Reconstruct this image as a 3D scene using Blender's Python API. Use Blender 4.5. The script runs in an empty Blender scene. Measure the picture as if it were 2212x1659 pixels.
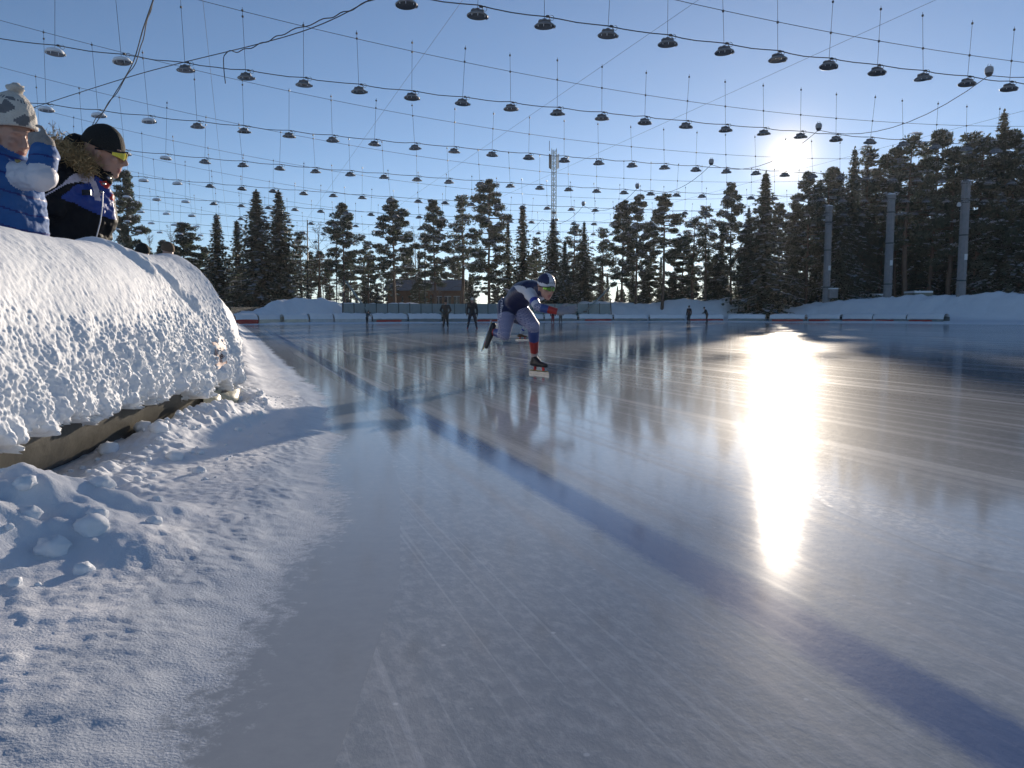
import bpy, math, random
import numpy as np
from mathutils import Vector, Matrix
from mathutils.bvhtree import BVHTree

# ------------------------------------------------------------------ camera, sky, sun, exposure
SC = bpy.context.scene
EYE = 0.65                       # camera height above the ice
FPX, CX, CY, HZ = 1675.0, 1106.0, 829.5, 684.0
PITCH = math.atan((CY - HZ) / FPX)
cam = bpy.data.objects.new('camera', bpy.data.cameras.new('camera'))
SC.collection.objects.link(cam)
cam.location = (0, 0, EYE)
cam.rotation_euler = (math.radians(90) - PITCH, 0, 0)
cam.data.sensor_width = 36.0
cam.data.lens = FPX / 2212.0 * 36.0
cam.data.clip_start = 0.05
cam.data.clip_end = 5000
SC.camera = cam

SUN_EL, SUN_AZ = math.radians(10.8), math.radians(19.3)
SDIR = Vector((math.sin(SUN_AZ) * math.cos(SUN_EL), math.cos(SUN_AZ) * math.cos(SUN_EL), math.sin(SUN_EL)))
world = bpy.data.worlds.new('World')
SC.world = world
world.use_nodes = True
wn, wl = world.node_tree.nodes, world.node_tree.links
wn.clear()
w_out = wn.new('ShaderNodeOutputWorld')
w_bg = wn.new('ShaderNodeBackground')
sky = wn.new('ShaderNodeTexSky')
sky.sky_type = 'NISHITA'
sky.sun_disc = False
sky.sun_elevation = SUN_EL
sky.sun_rotation = SUN_AZ
sky.air_density = 0.6
sky.dust_density = 0.035
sky.ozone_density = 2.0
w_bg.inputs['Strength'].default_value = 0.10
wl.new(sky.outputs[0], w_bg.inputs['Color'])
# the sun itself stands in view: a disc with its aureole round the same direction as the lamp
tc = wn.new('ShaderNodeTexCoord')
dot = wn.new('ShaderNodeVectorMath'); dot.operation = 'DOT_PRODUCT'
dot.inputs[1].default_value = SDIR
wl.new(tc.outputs['Generated'], dot.inputs[0])
def wmath(op, a, b=None):
    n = wn.new('ShaderNodeMath'); n.operation = op
    for i, v in enumerate((a, b)):
        if v is None: continue
        if isinstance(v, (int, float)): n.inputs[i].default_value = v
        else: wl.new(v, n.inputs[i])
    return n.outputs[0]
ang = wmath('MULTIPLY', wmath('ARCCOSINE', wmath('MINIMUM', dot.outputs['Value'], 0.9999999)), 57.29578)
disc = wmath('MULTIPLY', wmath('SUBTRACT', 1.0, wmath('SMOOTH_MIN', 1.0, wmath('MAXIMUM', 0.0, wmath('MULTIPLY', wmath('SUBTRACT', ang, 0.72), 3.6)))), 30.0)
a1 = wmath('MULTIPLY', wmath('EXPONENT', wmath('MULTIPLY', ang, -1.2)), 2.0)
a2 = wmath('MULTIPLY', wmath('EXPONENT', wmath('MULTIPLY', ang, -0.20)), 0.05)
def wemit(col, st):
    b = wn.new('ShaderNodeBackground'); b.inputs['Color'].default_value = (*col, 1); wl.new(st, b.inputs['Strength']); return b.outputs[0]
def wadd(a, b):
    n = wn.new('ShaderNodeAddShader'); wl.new(a, n.inputs[0]); wl.new(b, n.inputs[1]); return n.outputs[0]
tot = wadd(w_bg.outputs[0], wadd(wemit((1, .93, .78), disc), wadd(wemit((1, .70, .28), a1), wemit((1, .88, .74), a2))))
wl.new(tot, w_out.inputs['Surface'])

sun = bpy.data.objects.new('sun', bpy.data.lights.new('sun', 'SUN'))
SC.collection.objects.link(sun)
sun.data.energy = 4.8
sun.data.angle = math.radians(0.53)
sun.data.color = (1.0, 0.86, 0.70)
sun.rotation_euler = (-SDIR).to_track_quat('-Z', 'Y').to_euler()

SC.view_settings.view_transform = 'Standard'
SC.view_settings.look = 'None'
SC.view_settings.gamma = 1.0
SC.view_settings.exposure = 0.35
SC.view_settings.use_curve_mapping = False
SC.cycles.use_denoising = True
SC.cycles.max_bounces = 6
SC.cycles.sample_clamp_indirect = 6.0

# ------------------------------------------------------------------ helpers
rnd = random.Random(7)
nrg = np.random.default_rng(11)
COL = SC.collection
PI = math.pi

def ray(x, y):
    r, u = (x - CX) / FPX, (CY - y) / FPX
    return np.array([r, math.cos(PITCH) + u * math.sin(PITCH), u * math.cos(PITCH) - math.sin(PITCH)])
def P(x, y, d):                      # a photograph point at d metres ahead
    r = ray(x, y); p = r * (d / r[1]); p[2] += EYE; return p
def G(x, y):                         # a photograph point on the ice
    r = ray(x, y); return r * (-EYE / r[2]) + np.array([0, 0, EYE])

def hsh(i, j, k, s):
    with np.errstate(over='ignore'):
        h = (i.astype(np.uint32) * np.uint32(374761393) + j.astype(np.uint32) * np.uint32(668265263)
             + k.astype(np.uint32) * np.uint32(2147483647 - 1013) + np.uint32(s * 2654435 + 17))
        h = (h ^ (h >> np.uint32(13))) * np.uint32(1274126177)
        h = (h ^ (h >> np.uint32(16))) * np.uint32(2246822519)
        h = h ^ (h >> np.uint32(15))
    return h.astype(np.float64) / 4294967295.0
def vnoise(Pn, s=0):
    Pn = np.asarray(Pn, float); F = np.floor(Pn); f = Pn - F; f = f * f * f * (f * (f * 6 - 15) + 10)
    I = F.astype(np.int64); out = 0
    for a in (0, 1):
        for b in (0, 1):
            for c in (0, 1):
                w = (f[:, 0] if a else 1 - f[:, 0]) * (f[:, 1] if b else 1 - f[:, 1]) * (f[:, 2] if c else 1 - f[:, 2])
                out = out + w * hsh(I[:, 0] + a, I[:, 1] + b, I[:, 2] + c, s)
    return out * 2 - 1
def fbm(Pn, o=4, s=0, gain=.5):
    a, t, out = 1.0, 0.0, 0
    for q in range(o):
        out = out + a * vnoise(np.asarray(Pn) * 2.03 ** q + q * 7.3, s + q); t += a; a *= gain
    return out / t
def worley(Pn, s=0):
    Pn = np.asarray(Pn, float); F = np.floor(Pn).astype(np.int64); best = np.full(len(Pn), 9.0)
    for a in (-1, 0, 1):
        for b in (-1, 0, 1):
            for c in (-1, 0, 1):
                I = F + np.array([a, b, c])
                q = np.stack([I[:, 0] + hsh(I[:, 0], I[:, 1], I[:, 2], s), I[:, 1] + hsh(I[:, 0], I[:, 1], I[:, 2], s + 1),
                              I[:, 2] + hsh(I[:, 0], I[:, 1], I[:, 2], s + 2)], 1)
                best = np.minimum(best, ((q - Pn) ** 2).sum(1))
    return np.sqrt(best)
def sstep(a, b, x):
    t = np.clip((np.asarray(x, float) - a) / (b - a), 0, 1); return t * t * (3 - 2 * t)

MATS = {}
def material(name, col, rough=0.6, var=0.12, scale=8.0, bump=0.0, bscale=40.0, metal=0.0, spec=0.5, col2=None, trans=0.0, coat=0.0):
    if name in MATS: return MATS[name]
    m = bpy.data.materials.new(name); m.use_nodes = True
    n, l = m.node_tree.nodes, m.node_tree.links
    b = n['Principled BSDF']
    b.inputs['Roughness'].default_value = rough
    b.inputs['Metallic'].default_value = metal
    b.inputs['Specular IOR Level'].default_value = spec
    b.inputs['Transmission Weight'].default_value = trans
    b.inputs['Coat Weight'].default_value = coat
    t = n.new('ShaderNodeTexCoord')
    nz = n.new('ShaderNodeTexNoise'); nz.inputs['Scale'].default_value = scale; nz.inputs['Detail'].default_value = 5
    l.new(t.outputs['Object'], nz.inputs['Vector'])
    mx = n.new('ShaderNodeMix'); mx.data_type = 'RGBA'
    c2 = col2 or tuple(min(1, c * (1 + 2 * var) + .004) for c in col)
    mx.inputs[6].default_value = (*[c * (1 - var) for c in col], 1)
    mx.inputs[7].default_value = (*c2, 1)
    l.new(nz.outputs['Fac'], mx.inputs[0])
    l.new(mx.outputs[2], b.inputs['Base Color'])
    if bump:
        nb = n.new('ShaderNodeTexNoise'); nb.inputs['Scale'].default_value = bscale; nb.inputs['Detail'].default_value = 6
        l.new(t.outputs['Object'], nb.inputs['Vector'])
        bp = n.new('ShaderNodeBump'); bp.inputs['Strength'].default_value = bump; bp.inputs['Distance'].default_value = .02
        l.new(nb.outputs['Fac'], bp.inputs['Height']); l.new(bp.outputs[0], b.inputs['Normal'])
    MATS[name] = m
    return m

def obj(name, verts, faces, mats=None, parent=None, idx=None, smooth=False):
    me = bpy.data.meshes.new(name)
    me.from_pydata([tuple(map(float, v)) for v in verts] if not isinstance(verts, np.ndarray) else verts.tolist(), [], faces if not isinstance(faces, np.ndarray) else faces.tolist())
    for m in (mats if isinstance(mats, (list, tuple)) else [mats]):
        if m is not None: me.materials.append(m)
    if idx is not None: me.polygons.foreach_set('material_index', np.asarray(idx, np.int32))
    if smooth: me.polygons.foreach_set('use_smooth', np.ones(len(me.polygons), bool))
    me.update()
    o = bpy.data.objects.new(name, me); COL.objects.link(o)
    if parent is not None: o.parent = parent
    return o
def tag(o, label=None, cat=None, group=None, kind=None):
    if label: o['label'] = label
    if cat: o['category'] = cat
    if group: o['group'] = group
    if kind: o['kind'] = kind
    return o
def thing(name, label, cat, loc=(0, 0, 0), rz=0.0, group=None):
    o = bpy.data.objects.new(name, None); COL.objects.link(o)
    o.empty_display_size = .2
    o.location = loc; o.rotation_euler = (0, 0, rz)
    return tag(o, label, cat, group)
def dup(root, loc=None, rz=0.0, scale=None, label=None, group=None, skip=()):
    r = root.copy(); COL.objects.link(r)
    if loc is not None: r.location = loc
    r.rotation_euler = (0, 0, rz)
    if scale is not None: r.scale = scale
    if label: r['label'] = label
    if group: r['group'] = group
    for ch in list(root.children):
        if ch.name.split('.')[0] in skip: continue
        c = ch.copy(); COL.objects.link(c); c.parent = r
        for g in list(ch.children):
            d = g.copy(); COL.objects.link(d); d.parent = c
    return r

class MB:                            # a small mesh collector
    def __init__(s): s.v, s.f, s.m = [], [], []
    def add(s, v, f, m=0):
        o = len(s.v); s.v.extend(tuple(map(float, q)) for q in v); s.f.extend([tuple(o + i for i in q) for q in f]); s.m.extend([m] * len(f)); return s
    def box(s, c, d, m=0, rot=None):
        v = np.array([[x, y, z] for x in (-.5, .5) for y in (-.5, .5) for z in (-.5, .5)]) * np.array(d)
        if rot is not None: v = v @ np.array(rot).T
        return s.add(v + np.array(c), [(0, 1, 3, 2), (4, 6, 7, 5), (0, 4, 5, 1), (2, 3, 7, 6), (0, 2, 6, 4), (1, 5, 7, 3)], m)
    def tube(s, pts, r, n=6, m=0, cap=True):
        pts = np.asarray(pts, float); k = len(pts); r = np.full(k, r) if np.isscalar(r) else np.asarray(r, float)
        vs = []
        for i in range(k):
            t = pts[min(i + 1, k - 1)] - pts[max(i - 1, 0)]; t = t / (np.linalg.norm(t) + 1e-12)
            a = np.array([0, 0, 1.]) if abs(t[2]) < .9 else np.array([1., 0, 0])
            x = np.cross(a, t); x /= np.linalg.norm(x); y = np.cross(t, x)
            for q in range(n):
                w = 2 * PI * q / n; vs.append(pts[i] + r[i] * (x * math.cos(w) + y * math.sin(w)))
        fs = [(i * n + q, i * n + (q + 1) % n, (i + 1) * n + (q + 1) % n, (i + 1) * n + q) for i in range(k - 1) for q in range(n)]
        if cap: fs += [tuple(range(n))[::-1], tuple((k - 1) * n + q for q in range(n))]
        return s.add(vs, fs, m)
    def lathe(s, prof, n=16, c=(0, 0, 0), m=0):
        vs = [(c[0] + r * math.cos(2 * PI * q / n), c[1] + r * math.sin(2 * PI * q / n), c[2] + z) for r, z in prof for q in range(n)]
        fs = [(i * n + q, i * n + (q + 1) % n, (i + 1) * n + (q + 1) % n, (i + 1) * n + q) for i in range(len(prof) - 1) for q in range(n)]
        return s.add(vs, fs, m)
    def build(s, name, mats, parent=None, smooth=False):
        return obj(name, s.v, s.f, mats, parent, s.m if isinstance(mats, (list, tuple)) else None, smooth)
def grid_faces(nu, nv):
    i = np.arange(nu - 1)[:, None] * nv + np.arange(nv - 1)[None, :]
    return np.stack([i, i + nv, i + nv + 1, i + 1], -1).reshape(-1, 4)

# ------------------------------------------------------------------ materials of the setting
def snow_material(name, base=(.84, .86, .90), rough=.65, fine=260.0, strength=.35, icy=False):
    m = bpy.data.materials.new(name); m.use_nodes = True
    n, l = m.node_tree.nodes, m.node_tree.links
    b = n['Principled BSDF']
    b.inputs['Roughness'].default_value = rough
    b.inputs['Specular IOR Level'].default_value = .3
    t = n.new('ShaderNodeTexCoord')
    nz = n.new('ShaderNodeTexNoise'); nz.inputs['Scale'].default_value = 5; nz.inputs['Detail'].default_value = 8
    l.new(t.outputs['Object'], nz.inputs['Vector'])
    mx = n.new('ShaderNodeMix'); mx.data_type = 'RGBA'
    mx.inputs[6].default_value = (*[c * .93 for c in base], 1)
    mx.inputs[7].default_value = (*[min(.92, c * 1.05) for c in base], 1)
    l.new(nz.outputs['Fac'], mx.inputs[0])
    colout = mx.outputs[2]
    if icy:                              # scraped, refrozen snow along the ice edge
        at = n.new('ShaderNodeAttribute'); at.attribute_name = 'icy'
        n2 = n.new('ShaderNodeTexNoise'); n2.inputs['Scale'].default_value = 9; n2.inputs['Detail'].default_value = 9; n2.inputs['Roughness'].default_value = .65
        mp = n.new('ShaderNodeMapping'); mp.inputs['Scale'].default_value = (1.6, .7, 1)
        l.new(t.outputs['Object'], mp.inputs[0]); l.new(mp.outputs[0], n2.inputs['Vector'])
        ad = n.new('ShaderNodeMath'); ad.operation = 'ADD'; l.new(at.outputs['Fac'], ad.inputs[0]); l.new(n2.outputs['Fac'], ad.inputs[1])
        rp = n.new('ShaderNodeMapRange'); rp.inputs[1].default_value = .82; rp.inputs[2].default_value = 1.12
        l.new(ad.outputs[0], rp.inputs[0])
        m2 = n.new('ShaderNodeMix'); m2.data_type = 'RGBA'; m2.inputs[7].default_value = (.56, .59, .64, 1)
        l.new(rp.outputs[0], m2.inputs[0]); l.new(colout, m2.inputs[6]); colout = m2.outputs[2]
        rr = n.new('ShaderNodeMapRange'); rr.inputs[3].default_value = rough; rr.inputs[4].default_value = .34
        l.new(rp.outputs[0], rr.inputs[0]); l.new(rr.outputs[0], b.inputs['Roughness'])
    if icy:                              # thin scrapings feather out over the ice
        cv = n.new('ShaderNodeAttribute'); cv.attribute_name = 'cover'
        n3 = n.new('ShaderNodeTexNoise'); n3.inputs['Scale'].default_value = 26; n3.inputs['Detail'].default_value = 10; n3.inputs['Roughness'].default_value = .72; l.new(t.outputs['Object'], n3.inputs['Vector'])
        m1 = n.new('ShaderNodeMath'); m1.operation = 'MULTIPLY_ADD'; l.new(cv.outputs['Fac'], m1.inputs[0]); m1.inputs[1].default_value = 6.5; m1.inputs[2].default_value = .10
        m3 = n.new('ShaderNodeMath'); m3.operation = 'MULTIPLY_ADD'; l.new(n3.outputs['Fac'], m3.inputs[0]); m3.inputs[1].default_value = 2.2; m3.inputs[2].default_value = -1.1
        m4 = n.new('ShaderNodeMath'); m4.operation = 'ADD'; l.new(m1.outputs[0], m4.inputs[0]); l.new(m3.outputs[0], m4.inputs[1])
        ra = n.new('ShaderNodeMapRange'); ra.inputs[1].default_value = -.05; ra.inputs[2].default_value = .35; l.new(m4.outputs[0], ra.inputs[0])
        ib = n.new('ShaderNodeBsdfPrincipled'); ib.inputs['Roughness'].default_value = .5; ib.inputs['Specular IOR Level'].default_value = .008; ib.inputs['Coat Weight'].default_value = .9; ib.inputs['Coat IOR'].default_value = 1.31; ib.inputs['Coat Roughness'].default_value = .10
        ic = n.new('ShaderNodeMix'); ic.data_type = 'RGBA'; ic.inputs[6].default_value = (.27, .295, .325, 1); ic.inputs[7].default_value = (.37, .39, .42, 1); l.new(n3.outputs['Fac'], ic.inputs[0]); l.new(ic.outputs[2], ib.inputs['Base Color'])
        ms = n.new('ShaderNodeMixShader'); l.new(ra.outputs[0], ms.inputs[0]); l.new(ib.outputs[0], ms.inputs[1]); l.new(b.outputs[0], ms.inputs[2]); l.new(ms.outputs[0], n['Material Output'].inputs['Surface'])
    l.new(colout, b.inputs['Base Color'])
    nb = n.new('ShaderNodeTexNoise'); nb.inputs['Scale'].default_value = fine; nb.inputs['Detail'].default_value = 4
    l.new(t.outputs['Object'], nb.inputs['Vector'])
    bp = n.new('ShaderNodeBump'); bp.inputs['Strength'].default_value = strength; bp.inputs['Distance'].default_value = .004
    l.new(nb.outputs['Fac'], bp.inputs['Height']); l.new(bp.outputs[0], b.inputs['Normal'])
    MATS[name] = m
    return m
M_SNOW = snow_material('snow')
M_SNOWV = snow_material('verge_snow', (.78, .79, .82), icy=True, fine=180, strength=.5)
M_BANK = snow_material('bank_snow', fine=6, strength=.25)

def ice_material(name, blue=None, frosty=False):
    """Clear skating ice over white ground: matt body, glossy skin worn into streaks along the track."""
    m = bpy.data.materials.new(name); m.use_nodes = True
    n, l = m.node_tree.nodes, m.node_tree.links
    b = n['Principled BSDF']
    t = n.new('ShaderNodeTexCoord')
    rot = n.new('ShaderNodeMapping'); rot.inputs['Rotation'].default_value = (0, 0, -math.radians(19.6))
    l.new(t.outputs['Object'], rot.inputs[0])
    def noise(sx, sy, det=5, ro=.55, dist=0.0):
        mp = n.new('ShaderNodeMapping'); mp.inputs['Scale'].default_value = (sx, sy, 1)
        l.new(rot.outputs[0], mp.inputs[0])
        z = n.new('ShaderNodeTexNoise'); z.inputs['Scale'].default_value = 1; z.inputs['Detail'].default_value = det
        z.inputs['Roughness'].default_value = ro; z.inputs['Distortion'].default_value = dist
        l.new(mp.outputs[0], z.inputs['Vector']); return z.outputs['Fac']
    def rng(x, a, c, lo, hi):
        r = n.new('ShaderNodeMapRange'); r.inputs[1].default_value = a; r.inputs[2].default_value = c
        r.inputs[3].default_value = lo; r.inputs[4].default_value = hi; l.new(x, r.inputs[0]); return r.outputs[0]
    def mth(op, a, c):
        q = n.new('ShaderNodeMath'); q.operation = op
        for i, v in enumerate((a, c)):
            if isinstance(v, (int, float)): q.inputs[i].default_value = v
            else: l.new(v, q.inputs[i])
        return q.outputs[0]
    def mixc(f, a, c):
        q = n.new('ShaderNodeMix'); q.data_type = 'RGBA'
        if isinstance(f, float): q.inputs[0].default_value = f
        else: l.new(f, q.inputs[0])
        for i, v in ((6, a), (7, c)):
            if isinstance(v, tuple): q.inputs[i].default_value = (*v, 1)
            else: l.new(v, q.inputs[i])
        return q.outputs[2]
    streak = noise(6.5, .06, 6, .62)
    fine = noise(26, .35, 4, .6)
    cloud = noise(.55, .22, 4, .55, .4)
    flake = noise(34, 20, 5, .7)
    frost = rng(streak, .50, .66, 0, 1)
    base = mixc(rng(cloud, .3, .7, 0, 1), (.275, .30, .33), (.35, .372, .40))
    base = mixc(mth('MULTIPLY', rng(flake, .45, .70, 0, 1), .50), base, (.50, .52, .56))
    base = mixc(mth('MULTIPLY', frost, .28), base, (.55, .56, .60))
    for ang_, sc_, th_ in ((0.0, 60, .67), (.16, 45, .68), (-.11, 52, .69), (.32, 38, .70)):     # single skate scratches
        r2_ = n.new('ShaderNodeMapping'); r2_.inputs['Rotation'].default_value = (0, 0, ang_); r2_.inputs['Scale'].default_value = (sc_, .30, 1); l.new(rot.outputs[0], r2_.inputs[0])
        z2_ = n.new('ShaderNodeTexNoise'); z2_.inputs['Scale'].default_value = 1; z2_.inputs['Detail'].default_value = 1.5; l.new(r2_.outputs[0], z2_.inputs['Vector'])
        base = mixc(mth('MULTIPLY', rng(z2_.outputs['Fac'], th_, th_ + .035, 0, 1), .17), base, (.66, .69, .74))
    spk = n.new('ShaderNodeTexVoronoi'); spk.inputs['Scale'].default_value = 10; l.new(t.outputs['Object'], spk.inputs['Vector'])           # trapped bubbles and chips
    base = mixc(mth('MULTIPLY', rng(spk.outputs['Distance'], .060, .035, 0, 1), .45), base, (.70, .73, .78))
    if blue:
        uv = n.new('ShaderNodeAttribute'); uv.attribute_name = 'edge'       # the painted band fades out towards its edges under the ice
        al = rng(mth('ADD', uv.outputs['Fac'], mth('MULTIPLY', mth('SUBTRACT', noise(60, 30, 5, .7), .5), .5)), .12, .52, 0, 1)
        base = mixc(mth('MULTIPLY', al, rng(cloud, .30, .68, .66, .96)), base, blue)
    if frosty:
        uv = n.new('ShaderNodeAttribute'); uv.attribute_name = 'core'
        gr = noise(55, 34, 6, .65); rim_ = mth('MULTIPLY', rng(uv.outputs['Fac'], .02, .05, 0, 1), rng(uv.outputs['Fac'], .16, .06, 0, 1))
        fmask = mth('MAXIMUM', mth('MULTIPLY', rim_, rng(gr, .40, .60, 0, .6)), mth('MULTIPLY', rng(uv.outputs['Fac'], .10, .75, .12, 1), rng(gr, .46, .58, 0, .9)))
        base = mixc(fmask, base, (.60, .62, .64))
    l.new(base, b.inputs['Base Color'])
    b.inputs['IOR'].default_value = 1.31
    l.new(mth('ADD', .42, mth('MULTIPLY', flake, .2)), b.inputs['Roughness'])
    b.inputs['Specular IOR Level'].default_value = .008
    b.inputs['Coat Weight'].default_value = .9
    b.inputs['Coat IOR'].default_value = 1.31
    rough = mth('ADD', mth('ADD', .082, mth('MULTIPLY', frost, .022)), mth('MULTIPLY', rng(fine, .42, .72, 0, 1), .014))
    if frosty: rough = mth('ADD', rough, mth('MULTIPLY', fmask, .10))
    l.new(rough, b.inputs['Coat Roughness'])
    l.new(mth('SUBTRACT', .95, mth('MULTIPLY', frost, .45)), b.inputs['Coat Weight'])
    hgt = mth('ADD', mth('MULTIPLY', streak, .10), mth('ADD', mth('MULTIPLY', fine, .02), mth('MULTIPLY', flake, .02)))
    bp = n.new('ShaderNodeBump'); bp.inputs['Strength'].default_value = .05; bp.inputs['Distance'].default_value = .006
    l.new(hgt, bp.inputs['Height']); l.new(bp.outputs[0], b.inputs['Coat Normal'])
    b2 = n.new('ShaderNodeBump'); b2.inputs['Strength'].default_value = .14; b2.inputs['Distance'].default_value = .01
    l.new(flake, b2.inputs['Height']); l.new(b2.outputs[0], b.inputs['Normal'])
    MATS[name] = m
    return m
M_ICE = ice_material('ice')
M_FROST = ice_material('refrozen_frost', None, True)
M_LINE = ice_material('blue_line_ice', (.006, .060, .22))

# ------------------------------------------------------------------ ground, ice, lane line
def poly_sheet(name, pts, z, m, lab=None):
    return tag(obj(name, [(x, y, z) for x, y in pts], [tuple(range(len(pts)))], m), kind='structure')
poly_sheet('snow_ground', [(-2500, -600), (2500, -600), (2500, 3000), (-2500, 3000)], -.06, M_BANK)
RIM = [(-21.2, 60), (-18.5, 66), (-13.2, 72), (-7, 78.5), (-.3, 84), (7, 88), (15, 90.5), (21, 91), (26, 90.5), (30, 88), (33, 84), (37, 72), (43, 55), (50, 38), (60, 10)]
poly_sheet('ice_rink', [(60, -40), *RIM[::-1], (-8.0, 23), (-4.2, 12.7), (-2.3, 7), (-2.1, 4), (-2.1, -40)], 0.0, M_ICE)
U = np.array([-.335, .942]); V = np.array([.942, .335])        # along and across the straight
yy = np.concatenate([np.linspace(-3, 14, 60), np.linspace(15, 62, 30)])
lv, le = [], []
for y in yy:
    c = np.array([1.13 - .345 * y + .02 * math.sin(y * .6), y])
    for q in np.linspace(-1, 1, 7):
        p = c + V * q * .122; lv.append((p[0], p[1], .00012)); le.append(1 - abs(q))
line = tag(obj('lane_line', np.array(lv), grid_faces(len(yy), 7), M_LINE), kind='structure')
at = line.data.attributes.new('edge', 'FLOAT', 'POINT'); at.data.foreach_set('value', np.array(le, np.float32))

# ------------------------------------------------------------------ snow verge beside the near pads
EY = np.array([-3, 1.19, 1.89, 3.0, 4.1, 6.2, 12.7, 23.7, 60.0]); EX = np.array([-.46, -.50, -.52, -.68, -.94, -1.5, -3.83, -7.7, -20.8])
def xe(y): return np.interp(y, EY, EX)
def xm(y): return np.where(y < 4.9, -1.86, -1.86 - .355 * (y - 4.9))
def verge_height(x, y):
    e, m_ = xe(y), xm(y)
    s = (e - x) / (e - m_)
    p2 = np.stack([x, y, 0 * x], 1)
    q = np.stack([x * V[0] + y * V[1], x * U[0] + y * U[1], 0 * x], 1)
    e_n = fbm(p2 * 2.2, 4, 3) * .30 + fbm(p2 * 14, 3, 9) * .10
    se = s + e_n * np.clip(.35 / (e - m_), .1, .3)
    h = .004 + .030 * sstep(-.02, .35, se) + .03 * sstep(.50, .85, s) * (1 - sstep(.9, 1.0, s)) * (.6 + .5 * fbm(p2 * 1.7, 3, 21))
    # ploughed ridge along the foot of the pads
    dm = x - m_
    h += .13 * np.exp(-((dm - .20) / .15) ** 2) * sstep(3.0, 3.9, y) * (.62 + .75 * fbm(p2 * np.array([2.6, 1.9, 1]), 3, 33))
    h += .025 * np.exp(-((dm - .25) / .12) ** 2) * (1 - sstep(3.0, 3.9, y)) * (.5 + .8 * fbm(p2 * 3.1, 3, 35))
    # broken lumps thrown up beside the ice
    for cx, cy, r, a in ((-1.30, 2.14, .20, .15), (-1.48, 2.02, .22, .12), (-1.12, 2.34, .14, .05), (-1.38, 1.80, .22, .08), (-1.02, 2.05, .15, .04), (-1.45, 1.58, .22, .07)):
        h += a * np.exp(-(((x - cx) ** 2 + (y - cy) ** 2) / r ** 2) ** 1.5) * (.75 + .6 * fbm(p2 * 6, 3, 5))
    h *= 1 - (1 - sstep(.10, .32, dm + .05 * fbm(p2 * 5, 2, 12))) * (1 - sstep(2.9, 3.7, y)) * .95
    lump = (1 - (1 - sstep(.08, .3, dm)) * (1 - sstep(2.9, 3.7, y))) * sstep(.48, .92, s + .30 * fbm(p2 * 1.1, 3, 44))
    w1 = np.clip(1 - worley(p2 * 16 + 3, 50) * 1.25, 0, 1); w2 = np.clip(1 - worley(p2 * 42, 60) * 1.2, 0, 1)
    h += lump * (.034 * w1 ** 1.2 * (.4 + .9 * np.clip(fbm(p2 * 3, 2, 66) + .5, 0, 1)) + .010 * w2)
    h += (1 - .6 * lump) * (.0034 * fbm(np.stack([q[:, 0] * 30, q[:, 1] * 17, 0 * x], 1), 3, 70) + .0045 * np.clip(fbm(p2 * 11, 3, 77), 0, 1) + .0022 * vnoise(p2 * 75, 81)) * sstep(-.02, .25, se)
    z = np.where(se > 0, h * sstep(0, .16, se), 0) + .0003
    icy = 1 - sstep(.02, .50, se)
    return z, icy, se
def verge(name, ya, yb, dy, lo, hi, nx):
    ys = np.arange(ya, yb + dy * .5, dy); t = np.linspace(0, 1, nx)
    X = (xm(ys) - lo)[:, None] * (1 - t) + (xe(ys) + hi)[:, None] * t; Y = np.repeat(ys[:, None], nx, 1)
    x, y = X.ravel(), Y.ravel(); z, icy, se = verge_height(x, y)
    o = tag(obj(name, np.stack([x, y, z], 1), grid_faces(len(ys), nx)[:, ::-1], M_SNOWV, smooth=True), kind='structure')
    a = o.data.attributes.new('icy', 'FLOAT', 'POINT'); a.data.foreach_set('value', icy.astype(np.float32))
    a = o.data.attributes.new('cover', 'FLOAT', 'POINT'); a.data.foreach_set('value', se.astype(np.float32))
    return o
verge('snow_verge', .70, 6.0, .0095, .42, .24, 232)
verge('snow_verge', 5.99, 14.0, .03, .42, .30, 90)
verge('snow_verge', 13.97, 61.0, .20, .45, .35, 40)

# a refrozen patch of frosty ice near the glare
th_ = np.linspace(0, 2 * PI, 64, endpoint=False); rv, rc = [(0., 0.)], [1.0]
for k in range(1, 15):
    for a_ in th_: rv.append((k / 14 * math.cos(a_), k / 14 * math.sin(a_))); rc.append(1 - k / 14)
rv = np.array(rv); wob = 1 + .16 * fbm(np.stack([rv[:, 0] * 1.7, rv[:, 1] * 1.7, 0 * rv[:, 0]], 1), 3, 8)
ax_ = np.array([.17, -.985]); bx_ = np.array([.985, .17]); pv_ = np.array([1.27, 2.42]) + (rv[:, :1] * wob[:, None]) * ax_ * .56 + (rv[:, 1:] * wob[:, None]) * bx_ * .17
ff_ = [(0, 1 + j, 1 + (j + 1) % 64) for j in range(64)] + [(1 + (k - 1) * 64 + j, 1 + k * 64 + j, 1 + k * 64 + (j + 1) % 64, 1 + (k - 1) * 64 + (j + 1) % 64) for k in range(1, 14) for j in range(64)]
fp_ = tag(obj('frost_patch', np.hstack([pv_, np.full((len(pv_), 1), .00016)]), ff_, M_FROST), kind='structure')
at = fp_.data.attributes.new('core', 'FLOAT', 'POINT'); at.data.foreach_set('value', np.array(rc, np.float32))

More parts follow.
